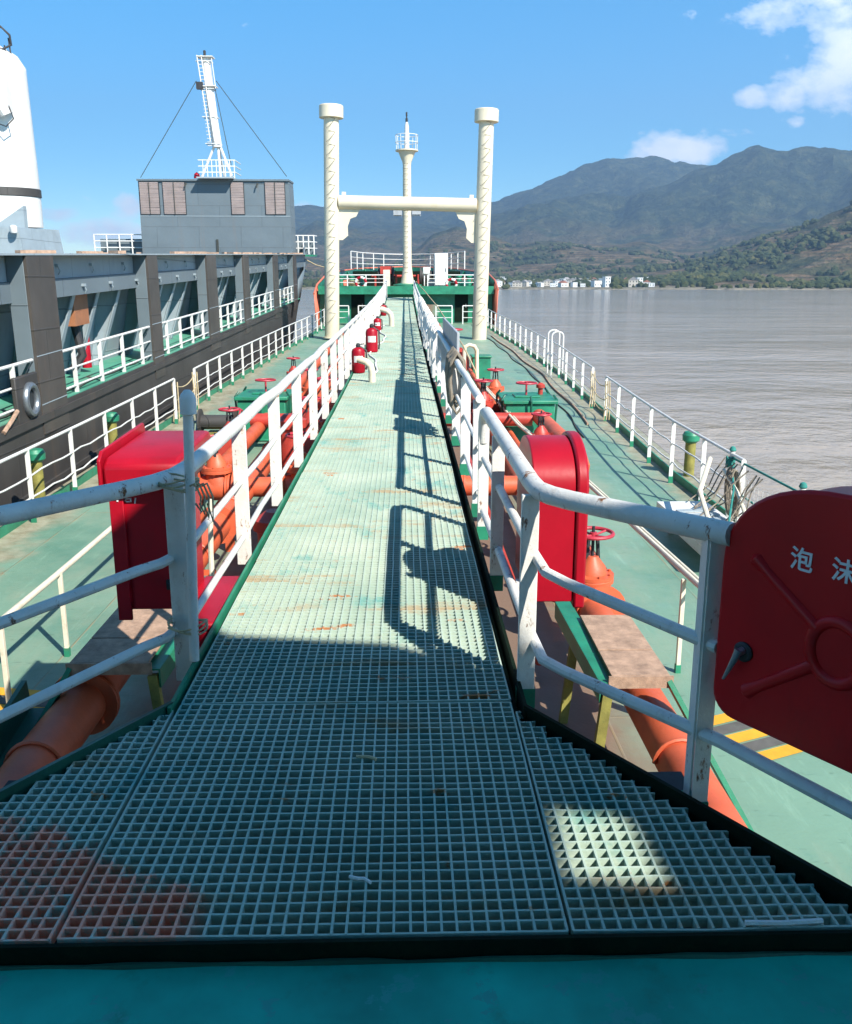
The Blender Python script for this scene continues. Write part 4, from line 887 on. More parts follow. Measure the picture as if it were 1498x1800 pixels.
for q in range(3):
    cx_ = (-2.9, 1.6, 3.4)[q]; m = MB()
    for k in range(9): m.tube([(cx_ + (0.2 + 0.03 * (k % 5)) * math.cos(t), 51.6 + (0.2 + 0.03 * (k % 5)) * math.sin(t), 1.43 + 0.035 * k) for t in (2 * math.pi * j / 16 for j in range(16))], 0.02, 5, closed=True)
    tag(obj('rope_coil', m, ('rope', 'hose_white', 'net_green')[q]), ('tan rope coil lying on the forecastle behind the left lifebuoy', 'white rope coil on the forecastle beside the white locker', 'green rope coil on the forecastle behind the right lifebuoy')[q], 'rope')
obj('bulwark_rail', MB().tube(line, 0.055, 8), 'bulwark_red', fo)
m = MB(); dk = [(-4.7, 50.0), (4.9, 50.0), (4.9, 54), (4.5, 58), (3.5, 63), (1.9, 67), (0.1, 69), (-1.7, 67), (-3.3, 63), (-4.3, 58), (-4.7, 54)]
m.prism(dk, Matrix.Translation((0, 0, 1.30)), 0.10); obj('deck_plate', m, 'deck', fo)
m = MB(); m.bx(-4.78, 4.98, 49.86, 49.99, 0.98, 1.42); obj('front_beam', m, 'green', fo)
m = MB(); m.bx(-4.78, 4.98, 50.6, 50.75, -0.75, 1.29); obj('front_bulkhead', m, 'green', fo)
for x0 in (-3.0, 2.85):
    m = MB(); m.bx(x0, x0 + 0.75, 50.54, 50.598, -0.55, 1.15); d_ = obj('door', m, 'black_green', fo, bevel=0.02)
    m = MB(); m.tube([(x0 + 0.62, 50.5, 0.25), (x0 + 0.62, 50.5, 0.45)], 0.02, 6); obj('handle', m, 'white', d_)
for (xa, xb) in ((-4.5, -4.1), (1.1, 1.9), (-1.8, -1.0), (4.1, 4.6)):
    m = MB(); m.bx(xa, xb, 50.25, 50.59, -0.7, 0.4); obj('side_locker', m, 'deck', fo, bevel=0.02)
def frail(lab, pts, z0, zb, sp=0.9, mat='white_far'):
    top = [(x, y, z0 + zb) for x, y in pts]; L_ = []
    for (a, b) in zip(pts, pts[1:]):
        k = max(1, int(math.dist(a, b) / sp)); L_ += [(a[0] + (b[0] - a[0]) * j / k, a[1] + (b[1] - a[1]) * j / k) for j in range(k)]
    L_.append(pts[-1])
    return railing('forecastle_railing', lab, [(top, 0.03)], [([(x, y, z0 + zb * f) for x, y in pts], 0.022) for f in (0.35, 0.68)], [(x, y, z0, z0 + zb) for x, y in L_], 0.06, 0.05, mat, 0.0, 'forecastle railings', n=8, bev=0)
for (xa, xb, w) in ((-3.85, -3.1, 'leftmost'), (-2.56, -1.6, 'second from left'), (1.75, 2.65, 'third from left'), (3.25, 3.85, 'rightmost')):
    frail('short white guard rail below the forecastle deck edge, %s of the four' % w, [(xa, 49.7), (xb, 49.7)], zd(49.7), 1.0)
frail('white guard rail on top of the forecastle deck edge left of the mast', [(-4.2, 50.15), (-1.1, 50.15)], 1.40, 0.62)
frail('white guard rail on top of the forecastle deck edge right of the mast', [(1.3, 50.15), (4.4, 50.15)], 1.40, 0.62)
frail('tall curved white bow railing above the bulwark at the far end', [(-3.55, 60.5), (-2.9, 63.5), (-1.5, 66.2), (0.2, 67.2), (1.9, 66.2), (3.3, 63.5), (4.05, 60.5)], 2.5, 1.15, 1.5)
m = MB(); m.bx(-3.4, 3.7, 59.4, 60.2, 1.4, 2.35); tag(obj('bow_breakwater', m, 'black_green', bevel=0.03), 'dark breakwater plate across the forecastle behind the windlass', 'breakwater')
wl = thing('windlass', 'dark anchor windlass with drums on the forecastle around the mast foot', 'windlass', (0.2, 55, 1.4))
obj('drum', MB().lathe([(0.55, -1.6), (0.55, -1.5), (0.32, -1.48), (0.32, -0.75), (0.55, -0.73), (0.55, -0.63)], (0, 55, 2.0), 'X', 20), 'hull_dark', wl)
obj('drum', MB().lathe([(0.55, 0.95), (0.55, 1.05), (0.32, 1.07), (0.32, 1.75), (0.55, 1.77), (0.55, 1.87)], (0, 55, 2.0), 'X', 20), 'hull_dark', wl)
m = MB(); 
for x in (-1.75, -0.5, 0.85, 2.0): m.box((x, 55, 1.75), (0.10, 0.9, 0.7))
m.tube([(-2.0, 55, 2.0), (2.2, 55, 2.0)], 0.08, 10); m.box((-1.1, 54.6, 2.35), (0.7, 0.5, 0.45)); obj('frame', m, 'red_valve', wl)
m = MB(); m.bx(-1.25, -0.85, 53.2, 53.6, 1.4, 2.35); m.bx(-1.2, -0.9, 53.19, 53.2, 1.9, 2.2); tag(obj('pale_winch_control', m, 'house_2', bevel=0.03), 'pale upright winch control box left of the mast on the forecastle', 'control box')
m = MB(); m.bx(1.1, 1.5, 53.2, 53.6, 2.1, 2.5); m.bx(1.15, 1.22, 53.3, 53.4, 1.4, 2.1); m.bx(1.4, 1.47, 53.3, 53.4, 1.4, 2.1); tag(obj('white_fairing_box', m, 'white_far', bevel=0.04), 'small white box on legs right of the mast on the forecastle', 'box')
wb = thing('white_locker', 'tall plain white locker standing on the forecastle right of the mast', 'locker', (2.07, 51, 1.4))
m = MB(); m.bx(1.68, 2.45, 50.7, 51.2, 1.40, 3.22); obj('case', m, 'white_far', wb, bevel=0.05)
m = MB(); m.bx(1.73, 2.40, 50.675, 50.698, 1.48, 3.14); d_ = obj('door', m, 'white_far', wb, bevel=0.01); obj('handle', MB().bx(2.30, 2.34, 50.65, 50.674, 2.2, 2.4), 'steel', d_)
def buoy(lab, x, z):
    s = thing('lifebuoy', lab, 'lifebuoy', (x, 50.05, z - 0.34), 'lifebuoys on the forecastle front')
    for part, off, mt in (('red_band', 0, 'red'), ('white_band', math.pi / 4, 'white_far')):
        m = MB()
        for q in range(4):
            a0 = off + q * math.pi / 2; m.tube([(x + 0.27 * math.cos(a0 + t), 50.0, z + 0.27 * math.sin(a0 + t)) for t in (math.pi / 4 * k / 6 for k in range(7))], 0.075, 10)
        obj(part, m, mt, s)
buoy('red and white lifebuoy on the forecastle front left of the catwalk', -2.42, 1.62)
buoy('red and white lifebuoy on the forecastle front right of the catwalk', 2.62, 1.52)
# foremast
ms = thing('foremast', 'slender cream mast with a round lookout platform on the forecastle', 'mast', (0.18, 53.5, 1.4), None)
x0, y0 = 0.18, 53.5; K = 53.5 / 56
obj('base_ring', MB().lathe([(0.85, 1.4), (0.85, 1.5), (0.5, 1.56)], (x0, y0, 0), n=20), 'green', ms)
obj('tube', MB().lathe([(0.42, 1.5), (0.34, 1.9), (0.255, 2.6), (0.235, 8.2), (0.26, 8.4), (0.5, 8.95)], (x0, y0, 0), n=20), 'cream', ms)
pf = obj('lookout_platform', MB().lathe([(0.5, 8.95), (0.66, 8.98), (0.66, 9.05), (0.1, 9.06)], (x0, y0, 0), n=24), 'cream', ms)
m = MB()
for z in (9.45, 9.85): m.tube([(x0 + 0.64 * math.cos(a), y0 + 0.64 * math.sin(a), z) for a in (2 * math.pi * k / 20 for k in range(20))], 0.02, 6, closed=True)
for k in range(8):
    a = k * math.pi / 4 + 0.2; m.tube([(x0 + 0.6 * math.cos(a), y0 + 0.6 * math.sin(a), 9.05), (x0 + 0.64 * math.cos(a), y0 + 0.64 * math.sin(a), 9.85)], 0.018, 6)
obj('platform_railing', m, 'white_far', pf)
obj('topmast', MB().lathe([(0.15, 9.05), (0.12, 10.3), (0.07, 10.55)], (x0, y0, 0), n=14), 'white_far', ms)
obj('mast_light', MB().lathe([(0.05, 10.5), (0.07, 10.6), (0.07, 10.75), (0.03, 10.8), (0.05, 10.9), (0.05, 11.08), (0.01, 11.1)], (x0, y0, 0), n=12), 'rubber', ms)
m = MB()
for k in range(22): z = 2.2 + k * 0.29; m.tube([(x0 - 0.17, y0 - 0.2, z), (x0 - 0.17, y0 - 0.32, z), (x0 + 0.05, y0 - 0.32, z), (x0 + 0.05, y0 - 0.2, z)], 0.012, 4)
obj('climbing_rung', m, 'net_dark', ms)
m = MB(); m.box((x0 - 0.55, y0, 5.6), (0.5, 0.3, 0.3)); m.box((x0 + 0.55, y0, 5.6), (0.5, 0.3, 0.22)); m.bar((x0 - 0.8, y0, 5.43), (x0 + 0.8, y0, 5.43), 0.06, 0.05); obj('floodlight', m, 'tin_grey', ms)
m = MB(); m.tube([(-4.55, 57, 2.42), (-5.6, 57.5, 2.7), (-7.4, 58.5, 3.6), (-9.0, 59.5, 4.6)], 0.035, 6)
tag(obj('ship_to_ship_hawser', m, 'rope'), 'pale hawser running from the forecastle bulwark up to the grey ship', 'rope')
# ================================================================== GREY SHIP ALONGSIDE (own axes: x across, y along, z up; trimmed by the stern)
A_ = R(1.75)
RX = Matrix.Rotation(A_, 3, 'X'); GB = V((-9, 30, -7.6))
gs = thing('grey_cargo_ship', 'grey hopper ship moored alongside on the left, with white mast and funnel', 'ship', V((0, 0, 1.6)) + RX @ GB, None, (A_, 0, 0)); ORIGIN[gs.name] = GB
CX, CY, FPX, TH, YAW = 749.0, 900.0, 1540.0, R(13), math.atan(38 / 1540 * math.cos(R(13)))
SHY = 497 - (CY - FPX * math.tan(TH))
c_, s_2 = math.cos(TH), math.sin(TH)
FWD = V((math.sin(YAW) * c_, math.cos(YAW) * c_, -s_2)); RGT = V((math.cos(YAW), -math.sin(YAW), 0)); UPV = V((math.sin(YAW) * s_2, math.cos(YAW) * s_2, c_))
def sight(px, py): return FWD + RGT * ((px - CX) / FPX) - UPV * ((py - CY - SHY) / FPX)
def NG(px, py, u):
    d = RX.transposed() @ sight(px, py); d = d * (u / d.y); return d.x, d.z
HX = -6.0; DK = -2.465; rg = random.Random(11)
m = MB(); P = [(HX, 2), (HX, 46), (HX - 0.3, 54), (HX - 1.6, 63), (HX - 4.5, 71), (HX - 6.5, 73), (-22, 60), (-22, 2)]
top = [V((p[0], p[1], DK - 0.02)) for p in P]; bot = [V((p[0] - (1.2 if p[1] > 53 else 0), p[1] - (2 if p[1] > 60 else 0), -8.6)) for p in P]; n = len(P)
m.add(top + bot, [tuple(range(n)), tuple(range(n, 2 * n))[::-1]] + [(i, (i + 1) % n, (i + 1) % n + n, i + n) for i in range(n)]); obj('hull', m, 'hull_dark', gs)
m = MB(); m.bx(HX, HX + 0.05, 2, 46, DK - 0.22, DK - 0.10); m.bx(HX, HX + 0.05, 2, 46, DK - 1.3, DK - 1.22); obj('rubbing_strake', m, 'hull_dark', gs)
m = MB(); m.bx(-16, HX - 0.02, 2, 52, DK - 0.018, DK + 0.004); obj('side_deck', m, 'deck_grey_ship', gs)
# hopper side: top panel, band, recessed wall
m = MB(); m.bx(-7.2, -6.32, 2, 58, -0.43, -0.02); obj('hopper_top_panel', m, 'grey_light', gs)
m = MB(); m.bx(-7.2, -6.28, 2, 58, -0.76, -0.435); obj('hopper_band', m, 'grey_ship', gs)
m = MB(); m.prism([(-7.28, DK), (-7.20, DK), (-6.85, -0.76), (-6.93, -0.76)], Matrix(((1, 0, 0, 0), (0, 0, -1, 58), (0, 1, 0, 0), (0, 0, 0, 1))), 56); obj('hopper_wall', m, 'grey_light', gs)
m = MB(); m.bx(-7.2, -5.97, 2, 58, -0.018, 0.012); obj('top_ledge', m, 'grey_light', gs)
m = MB(); 
for k in range(60):
    yy = 9 + 45 * rg.random(); s = 0.05 + 0.1 * rg.random(); m.box((-6.6 + rg.uniform(-.4, .5), yy, 0.012 + s * 0.25), (s * 1.5, s * 3, s * 0.5), Matrix.Rotation(rg.random() * 3, 3, 'Z'))
obj('scattered_gear', m, 'rust_plate', gs)
BAYS = [(7.1, 8.2), (14.45, 15.55), (21.2, 22.05), (27.5, 28.9), (33.7, 34.95), (41.5, 43.0), (49.0, 50.3)]
for (a, b) in BAYS:
    m = MB(); m.prism([(a, DK - 0.45), (b, DK - 0.45), (b, -0.02), (a, -0.02)], Matrix(((0, 0, 1, HX - 0.03), (1, 0, 0, 0), (0, 1, 0, 0), (0, 0, 0, 1))), 0.05); side = m
    p = obj('frame_pillar', MB().bx(-6.315, HX - 0.032, a, b, DK, -0.02), 'grey_ship', gs, bevel=0.01)
    obj('outer_plate', m, 'pillar_dark', p)
    obj('weld_strip', MB().bx(HX + 0.02, HX + 0.026, a, b, -1.62, -1.605).bx(HX + 0.02, HX + 0.026, a, b, DK + 0.05, DK + 0.065), 'grey_light', p)
ribs = []
for (a, b) in zip(BAYS, BAYS[1:]):
    y0, y1 = a[1], b[0]; nr = 4
    for k in range(nr):
        yy = y0 + (y1 - y0) * (k + 0.35) / nr
        ribs.append(yy)
for yy in ribs:
    m = MB(); m.prism([(-7.19, DK + 0.005), (-6.98, DK + 0.005), (-6.40, -0.765), (-6.85, -0.765)], Matrix(((1, 0, 0, 0), (0, 0, -1, yy + 0.03), (0, 1, 0, 0), (0, 0, 0, 1))), 0.05)
    m.bar((-6.98, yy + 0.005, DK + 0.01), (-6.40, yy + 0.005, -0.77), 0.17, 0.03, up=(1, 0, 0)); obj('side_rib', m, 'grey_light', gs)
m = MB()
for k in range(46):
    yy = 9 + k * 0.95 + rg.uniform(-.2, .2); x = -6.28 if k % 2 else -6.32; z = -0.58 if k % 2 else -0.20
    m.box((x + 0.03, yy, z), (0.06, 0.10, 0.05)); m.tube([(x + 0.03, yy, z), (x + 0.06, yy + 0.03, z - 0.10), (x + 0.02, yy + 0.05, z - 0.16)], 0.012, 5)
obj('lug_row', m, 'grey_light', gs)['kind'] = 'stuff'
m = MB(); m.bx(-6.85, -6.50, 17.7, 18.5, -1.38, -0.78); obj('brown_box', m, 'brown_door', gs)
obj('red_cylinder', MB().lathe([(0.10, DK + 0.1), (0.10, -1.60), (0.05, -1.5)], (-6.85, 19.1, 0), n=12), 'red', gs)
m = MB(); m.tube([(-6.7, 18.2, -1.4), (-6.6, 18.2, -2.0), (-6.8, 18.1, -2.3)], 0.09, 8); obj('hanging_hose', m, 'rubber', gs)
# deck rails in each bay
for (a, b) in zip(BAYS, BAYS[1:]):
    y0, y1 = a[1], b[0]; m = MB(); x = HX - 0.06
    for z, rr in ((0.80, 0.028), (0.46, 0.02), (0.13, 0.02)): m.tube([(x, y0 + 0.02, DK + z), (x, y1 - 0.02, DK + z)], rr, 7)
    rl = obj('deck_railing', m, 'white', gs)
    for k in range(4):
        yy = y0 + (y1 - y0) * (k + 0.5) / 4; mm = MB(); mm.bx(x - 0.035, x + 0.035, yy - 0.02, yy + 0.02, DK, DK + 0.8); obj('post', mm, 'white', rl)
    mm = MB(); mm.bar((x, y1 - 0.10, DK + 0.78), (x - 0.2, y1 - 0.0, DK + 0.5), 0.02, 0.06); obj('rail_end_plate', mm, 'grey_ship', rl)
    obj('deck_cable', MB().tube([(x - 0.12 - 0.1 * rg.random(), y0 + (y1 - y0) * k / 14, DK + 0.02 + 0.03 * rg.random()) for k in range(15)], 0.02, 5), 'net_dark', gs)
# fairlead plate by the near pillar
m = MB(); m.bx(HX - 0.06, HX + 0.02, 13.55, 14.40, DK - 0.15, DK + 0.62); fl = obj('fairlead', m, 'hull_dark', gs, bevel=0.02)
m = MB(); m.tube([(HX + 0.04, 14.0 + 0.21 * math.cos(a), DK + 0.22 + 0.23 * math.sin(a)) for a in (2 * math.pi * k / 24 for k in range(24))], 0.06, 10, closed=True); obj('fairlead_ring', m, 'steel', fl)
m = MB(); m.lathe([(0.2, 0), (0.2, 0.012)], (HX + 0.012, 14.0, DK + 0.22), 'X', 20); obj('fairlead_opening', m, 'dark', fl)
m = MB(); m.tube([(HX + 0.05, 12.9, DK - 0.1), (HX + 0.05, 13.2, DK + 0.02), (HX + 0.02, 13.5, DK + 0.12)], 0.035, 7); obj('rusty_bracket', m, 'rust_plate', gs)
# bridge house across the bow
U = 57.0; k_ = U / 1540.0
X_ = lambda px: NG(px, 350, U)[0]
m = MB(); sh_ = [(-16.37, -2.4), (-7.03, -2.4), (-7.03, 2.5), (-7.08, 4.42), (-16.28, 4.34), (-16.3, 2.4)]
m.prism(sh_, Matrix(((1, 0, 0, 0), (0, 0, -1, U + 2.2), (0, 1, 0, 0), (0, 0, 0, 1))), 2.2); bh = obj('bridge_house', m, 'grey_ship', gs)
m = MB(); m.bx(-16.33, -7.04, U - 0.12, U + 2.25, 4.345, 4.45); obj('roof_edge', m, 'grey_ship', bh)
m = MB(); m.bx(-16.3, -7.05, U - 0.02, U - 0.002, 2.26, 2.30); obj('weld_seam', m, 'grey_light', bh)
for (a, b) in ((246, 281), (287, 327), (406, 430), (466, 502)):
    f = MB(); f.bx(X_(a), X_(b), U - 0.05, U - 0.003, 2.38, 4.26); lv = obj('louvre', f, 'dark', bh)
    s = MB(); sp = MB()
    for q in range(19):
        z = 2.44 + q * 0.0985; s.bar((X_(a) + 0.04, U - 0.07, z), (X_(b) - 0.04, U - 0.07, z + rg.uniform(-.012, .012)), 0.02, 0.085, up=(0, -0.5, 1))
    obj('louvre_slat', s, 'louvre', bh)['kind'] = 'stuff'
    if b - a > 30: obj('louvre_mullion', MB().bx(X_((a + b) / 2) - 0.02, X_((a + b) / 2) + 0.02, U - 0.12, U - 0.09, 2.4, 4.25), 'net_dark', bh)
m = MB(); m.bx(X_(352), X_(414), U - 0.7, U + 1.5, 4.452, 4.54); obj('mast_platform', m, 'grey_light', bh)
obj('wall_fitting', MB().bx(X_(376), X_(380), U - 0.06, U - 0.01, 0.1, 0.9), 'net_dark', bh)
for px in (329, 454): obj('roof_lamp', MB().tube([(X_(px), U - 0.02, 4.2), (X_(px), U - 0.2, 4.15), (X_(px) - 0.05, U - 0.22, 3.95)], 0.05, 6), 'net_dark', bh)
# side wings
def wing(xa, xb, u, z):
    m = MB(); m.bx(xa, xb, u, u + 2.0, z - 0.12, z); w = obj('bridge_wing', m, 'green', gs)
    m = MB()
    for zz in (0.4, 0.8, 1.2): m.tube([(xa, u, z + zz), (xb, u, z + zz)], 0.04, 6); m.tube([(xb, u, z + zz), (xb, u + 2, z + zz)], 0.04, 6)
    for k in range(5): x = xa + (xb - xa) * k / 4; m.tube([(x, u, z), (x, u, z + 1.2)], 0.045, 6)
    obj('wing_railing', m, 'white_far', w)
    m = MB(); m.bx(xa + 0.05, xb - 0.1, u + 1.0, u + 1.06, z, z + 0.95); obj('wing_screen', m, 'grey_ship', w)
wing(-7.28, -5.9, 59.5, -0.02); wing(-19.6, -16.45, 58, 0.0)
m = MB(); m.prism([(-19.5, -0.02), (-16.6, -0.02), (-16.6, 0.85), (-18.6, 0.85)], Matrix(((1, 0, 0, 0), (0, 0, -1, 58.6), (0, 1, 0, 0), (0, 0, 0, 1))), 0.4); obj('sloped_screen', m, 'grey_ship', gs)
m = MB(); pts = [(HX - 0.05, 51.5, DK), (HX - 0.45, 56, DK + 0.3), (HX - 1.1, 60.5, DK + 0.9), (HX - 2.2, 64.5, DK + 1.3)]
tp = [V((p[0] + 0.25 * k, p[1], [-1.4, -0.9, 0.9, 1.1][k])) for k, p in enumerate(pts)]; bt = [V((p[0] - 0.1, p[1], DK - 0.3)) for p in pts]; m.add(tp + bt, [(i, i + 1, i + 5, i + 4) for i in range(3)]); obj('bow_bulwark', m, 'grey_ship', gs, solid=0.08)
m = MB(); m.bx(-9.0, -7.4, 58.5, 61, DK, 0.04); obj('forward_house', m, 'grey_light', gs)
m = MB(); m.bx(-7.9, -7.41, 58.42, 58.49, DK + 0.1, -0.5); obj('forward_door', m, 'dark', gs)
# mast
um = 58.0; km = um / 1540
b0 = V((-11.5, um, 4.5)); t0 = V((-11.92, um, 11.45))
mst = obj('mast', MB().tube([b0 + V((-0.02, 0, 1.9)), b0.lerp(t0, 0.5) + V((0.04, 0, 0)), t0], [0.30, 0.28, 0.26], 12), 'white_far', gs)
for (dx, dy) in ((-1.15, 0), (0.1, -0.1), (0.85, 0), (0.2, 0.8)):
    obj('mast_leg', MB().tube([b0 + V((dx, dy, 0)), b0 + V((0.0 + dx * 0.12, 0, 2.1))], 0.08, 8), 'white_far', mst)
m = MB()
for s in (-0.46, -0.2): m.tube([b0 + V((s + 0.1, -0.35, 2.2)), t0 + V((s, -0.35, 0.1))], 0.035, 6)
for k in range(24):
    c = b0.lerp(t0, 0.28 + 0.72 * k / 24); m.tube([c + V((-0.46 + 0.05, -0.35, 0)), c + V((-0.2 + 0.05, -0.35, 0))], 0.022, 5)
for f in (0.30, 0.52, 0.75, 0.97):
    c = b0.lerp(t0, f); m.tube([c + V((-0.55, -0.3, 0)), c + V((-0.55, 0.3, 0)), c + V((0.35, 0.3, 0)), c + V((0.35, -0.3, 0))], 0.03, 5, closed=True)
for s in (0.45,): m.tube([b0.lerp(t0, 0.75) + V((s, -0.3, 0)), t0 + V((s - 0.05, -0.3, 0.0))], 0.03, 5)
obj('mast_ladder', m, 'white_far', mst)
for q in (t0 + V((0, 0, 0.04)), b0.lerp(t0, 0.77)): obj('mast_plate', MB().box(q, (0.95, 0.8, 0.05)), 'white_far', mst)
m = MB(); m.box(t0 + V((-0.38, -0.35, -1.6)), (0.38, 0.3, 0.4)); m.lathe([(0.06, 0), (0.08, 0.05), (0.08, 0.3), (0.03, 0.34)], t0 + V((-0.05, 0, 0.1)), n=10); obj('mast_light', m, 'rubber', mst)
m = MB()
for zz in (0.35, 0.7, 1.05):
    m.tube([(X_(352), um - 1, 4.5 + zz), (X_(416), um - 1, 4.5 + zz), (X_(414), um + 1.3, 4.5 + zz)], 0.035, 6)
for k in range(8): x = X_(360 + 7.8 * k); m.tube([(x, um - 1, 4.5), (x, um - 1, 5.55)], 0.03, 5)
obj('platform_railing', m, 'white_far', mst)
for a, b in (((345, 142), (247, 312)), ((380, 142), (504, 310)), ((378, 155), (407, 292))):
    f = lambda p: V((NG(*p, um)[0], um, NG(*p, um)[1])); obj('stay_wire', MB().tube([f(a), f(b)], 0.022, 5), 'net_dark', mst)
m = MB(); m.lathe([(0.2, 0), (0.16, 0.25), (0.03, 0.35)], b0 + V((-1.3, -0.4, 0.05)), n=10); obj('horn', m, 'red', bh)
# funnel
uf = 38.0; fx = -16.5
Z = lambda py: NG(40, py, uf)[1]
fu = obj('funnel', MB().lathe([(1.53, Z(400)), (1.55, Z(330)), (1.50, Z(125)), (1.50, Z(117)), (1.25, Z(97)), (0.7, Z(80)), (0.1, Z(76))], (fx, uf, 0), n=32), 'white_far', gs)
obj('funnel_band', MB().lathe([(1.56, Z(347)), (1.585, Z(346)), (1.585, Z(333)), (1.56, Z(332))], (fx, uf, 0), n=32), 'hull_dark', fu)
fo_x = fx; fx = fx + 0.75
m = MB(); m.tube([(fx - 0.2, uf - 0.4, Z(70)), (fx + 0.25, uf - 0.5, Z(52)), (fx + 0.52, uf - 0.4, Z(66)), (fx + 0.5, uf - 0.3, Z(82)), (fx + 0.2, uf - 0.5, Z(92)), (fx - 0.2, uf - 0.5, Z(80))], 0.045, 8)
m.tube([(fx + 0.45, uf - 0.3, Z(100)), (fx + 0.42, uf - 0.3, Z(70))], 0.03, 6); m.tube([(fx + 0.3, uf - 0.4, Z(104)), (fx + 0.3, uf - 0.45, Z(84))], 0.03, 6); obj('top_hoop', m, 'rubber', fu)
m = MB(); m.box((fx + 0.1, uf - 1.25, Z(170)), (1.0, 0.5, 1.5)); m.tube([(fx - 0.9, uf - 1.5, Z(150)), (fx + 0.3, uf - 1.6, Z(190)), (fx + 0.5, uf - 1.5, Z(212))], [0.15, 0.25, 0.2], 10); obj('side_vent', m, 'white_far', fu)
m = MB(); m.tube([(fx + 0.1, uf - 1.6, Z(225)), (fx + 0.5, uf - 1.6, Z(232)), (fx + 0.78, uf - 1.5, Z(218)), (fx + 0.6, uf - 1.4, Z(196))], 0.025, 6); obj('guard_hoop', m, 'rubber', fu)
fx = fo_x
m = MB(); m.prism([(fx - 3, Z(447)), (fx + 1.62, Z(447)), (fx + 1.5, Z(402)), (fx - 3, Z(402))], Matrix(((1, 0, 0, 0), (0, 0, -1, uf + 2), (0, 1, 0, 0), (0, 0, 0, 1))), 4.2); m.prism([(fx + 0.2, Z(402)), (fx + 1.5, Z(402)), (fx + 1.52, Z(365))], Matrix(((1, 0, 0, 0), (0, 0, -1, uf - 1.2), (0, 1, 0, 0), (0, 0, 0, 1))), 0.3); fb = obj('funnel_house', m, 'grey_light', gs)
for dx in (1.42, 0.6): obj('deck_lamp', MB().lathe([(0.12, 0), (0.14, 0.05), (0.14, 0.25), (0.05, 0.3)], (fx + dx, uf - 2.4, Z(412)), n=10), 'white_far', fb)
m = MB(); m.bx(-14.5, -7.7, 30, 54, -0.9, -0.05); obj('hopper_cover', m, 'grey_ship', gs)

# ================================================================== RIVER, HILLS, VILLAGE
m = MB(); m.add([(-7800, -380, WATER), (7800, -380, WATER), (7800, 1500, WATER), (-7800, 1500, WATER)], [(0, 1, 2, 3)])
tag(obj('river_water', m, 'water'), kind='structure')
def azel(px, py): d = sight(px, py); return math.atan2(d.x, d.y), d.z / math.hypot(d.x, d.y)
RIDGES = [
    # distance, front width, back width, ridge line as seen
    (5600, 2600, 1800, [(-400, 480), (180, 492), (300, 455), (400, 410), (470, 378), (513, 363), (545, 358), (570, 362), (650, 356), (740, 352), (835, 354), (872, 352), (925, 334), (985, 318), (1020, 303), (1060, 290), (1105, 284), (1150, 282), (1200, 291), (1245, 296), (1300, 330), (1400, 380), (1700, 470), (2400, 490)], 60),
    (4300, 2200, 1500, [(300, 494), (480, 430), (560, 395), (640, 400), (720, 398), (800, 392), (870, 372), (960, 352), (1045, 340), (1100, 346), (1160, 328), (1225, 298), (1258, 288), (1290, 266), (1335, 252), (1370, 261), (1400, 259), (1440, 265), (1498, 266), (1620, 280), (1800, 320), (2100, 400), (2500, 480)], 80),
    (2700, 1300, 900, [(200, 496), (420, 470), (560, 455), (680, 462), (730, 440), (770, 410), (800, 402), (850, 412), (900, 430), (980, 425), (1060, 432), (1130, 425), (1200, 440), (1300, 430), (1450, 420), (1700, 440), (2200, 480)], 45),
    (1850, 700, 600, [(760, 499), (900, 486), (1000, 476), (1090, 474), (1180, 468), (1240, 452), (1300, 432), (1360, 414), (1420, 392), (1470, 368), (1498, 356), (1600, 325), (1750, 300), (1950, 310), (2300, 380)], 35),
    (1320, 330, 300, [(-300, 500), (400, 500), (860, 501), (1080, 499), (1130, 492), (1200, 487), (1300, 483), (1380, 487), (1498, 480), (1700, 470), (2200, 480)], 10),
]
RG = [(r, wf, wb, [azel(*p) for p in pl], na) for (r, wf, wb, pl, na) in RIDGES]
def ridge_el(pl, az):
    if az <= pl[0][0]: return pl[0][1]
    for a, b in zip(pl, pl[1:]):
        if az <= b[0]:
            t = (az - a[0]) / (b[0] - a[0]); t2 = t * t * (3 - 2 * t); t = 0.5 * t + 0.5 * t2; return a[1] + (b[1] - a[1]) * t
    return pl[-1][1]
def fbm(x, y, s, o=5): return noise.fractal(V((x / s, y / s, 3.7)), 0.9, 2.1, o)
SHORE = 870.0
def land(az, r):
    x, y = r * math.sin(az), r * math.cos(az)
    h = -6.0 + min(3.2, (r - SHORE) * 0.06) + max(0, r - 1000) * 0.006
    warp = 260 * fbm(x + 900, y, 900, 3); ridge_n = 1 - abs(fbm(x, y, 520, 4))
    for (r0, wf, wb, pl, na) in RG:
        el = ridge_el(pl, az)
        if el <= 0.0004: continue
        H = el * r0 + 6.4; d = r - r0
        if d < 0:
            t = max(0.0, 1 + (d + warp * (1 if d < -120 else -d / 120) * min(1, wf / 1500)) / wf); s = t * t * (3 - 2 * t) if t < 1 else 1
            s = 0.55 * s + 0.45 * t ** 1.6 if t < 1 else 1
        else:
            t = max(0.0, 1 - d / wb); s = t
        hh = H * s
        hh += (na * (ridge_n - 0.72) * 1.6 * min(1, hh / (3 * na + 1)) * (0.05 + min(0.95, abs(d) / 450))) + 0.10 * na * fbm(x, y, 60, 3) * min(1, hh / 20)
        h = max(h, hh - 6)
    return h
NA, NR = 520, 150
a0, a1 = R(-40), R(44)
rads = [SHORE * (7300 / SHORE) ** (j / NR) for j in range(NR + 1)]
m = MB(); vs = []
for i in range(NA + 1):
    az = a0 + (a1 - a0) * i / NA
    for rr in rads:
        rj = rr + (25 * fbm(az * 900, 5, 60, 3) if rr < 960 else 0)
        vs.append((rj * math.sin(az), rj * math.cos(az), land(az, rr)))
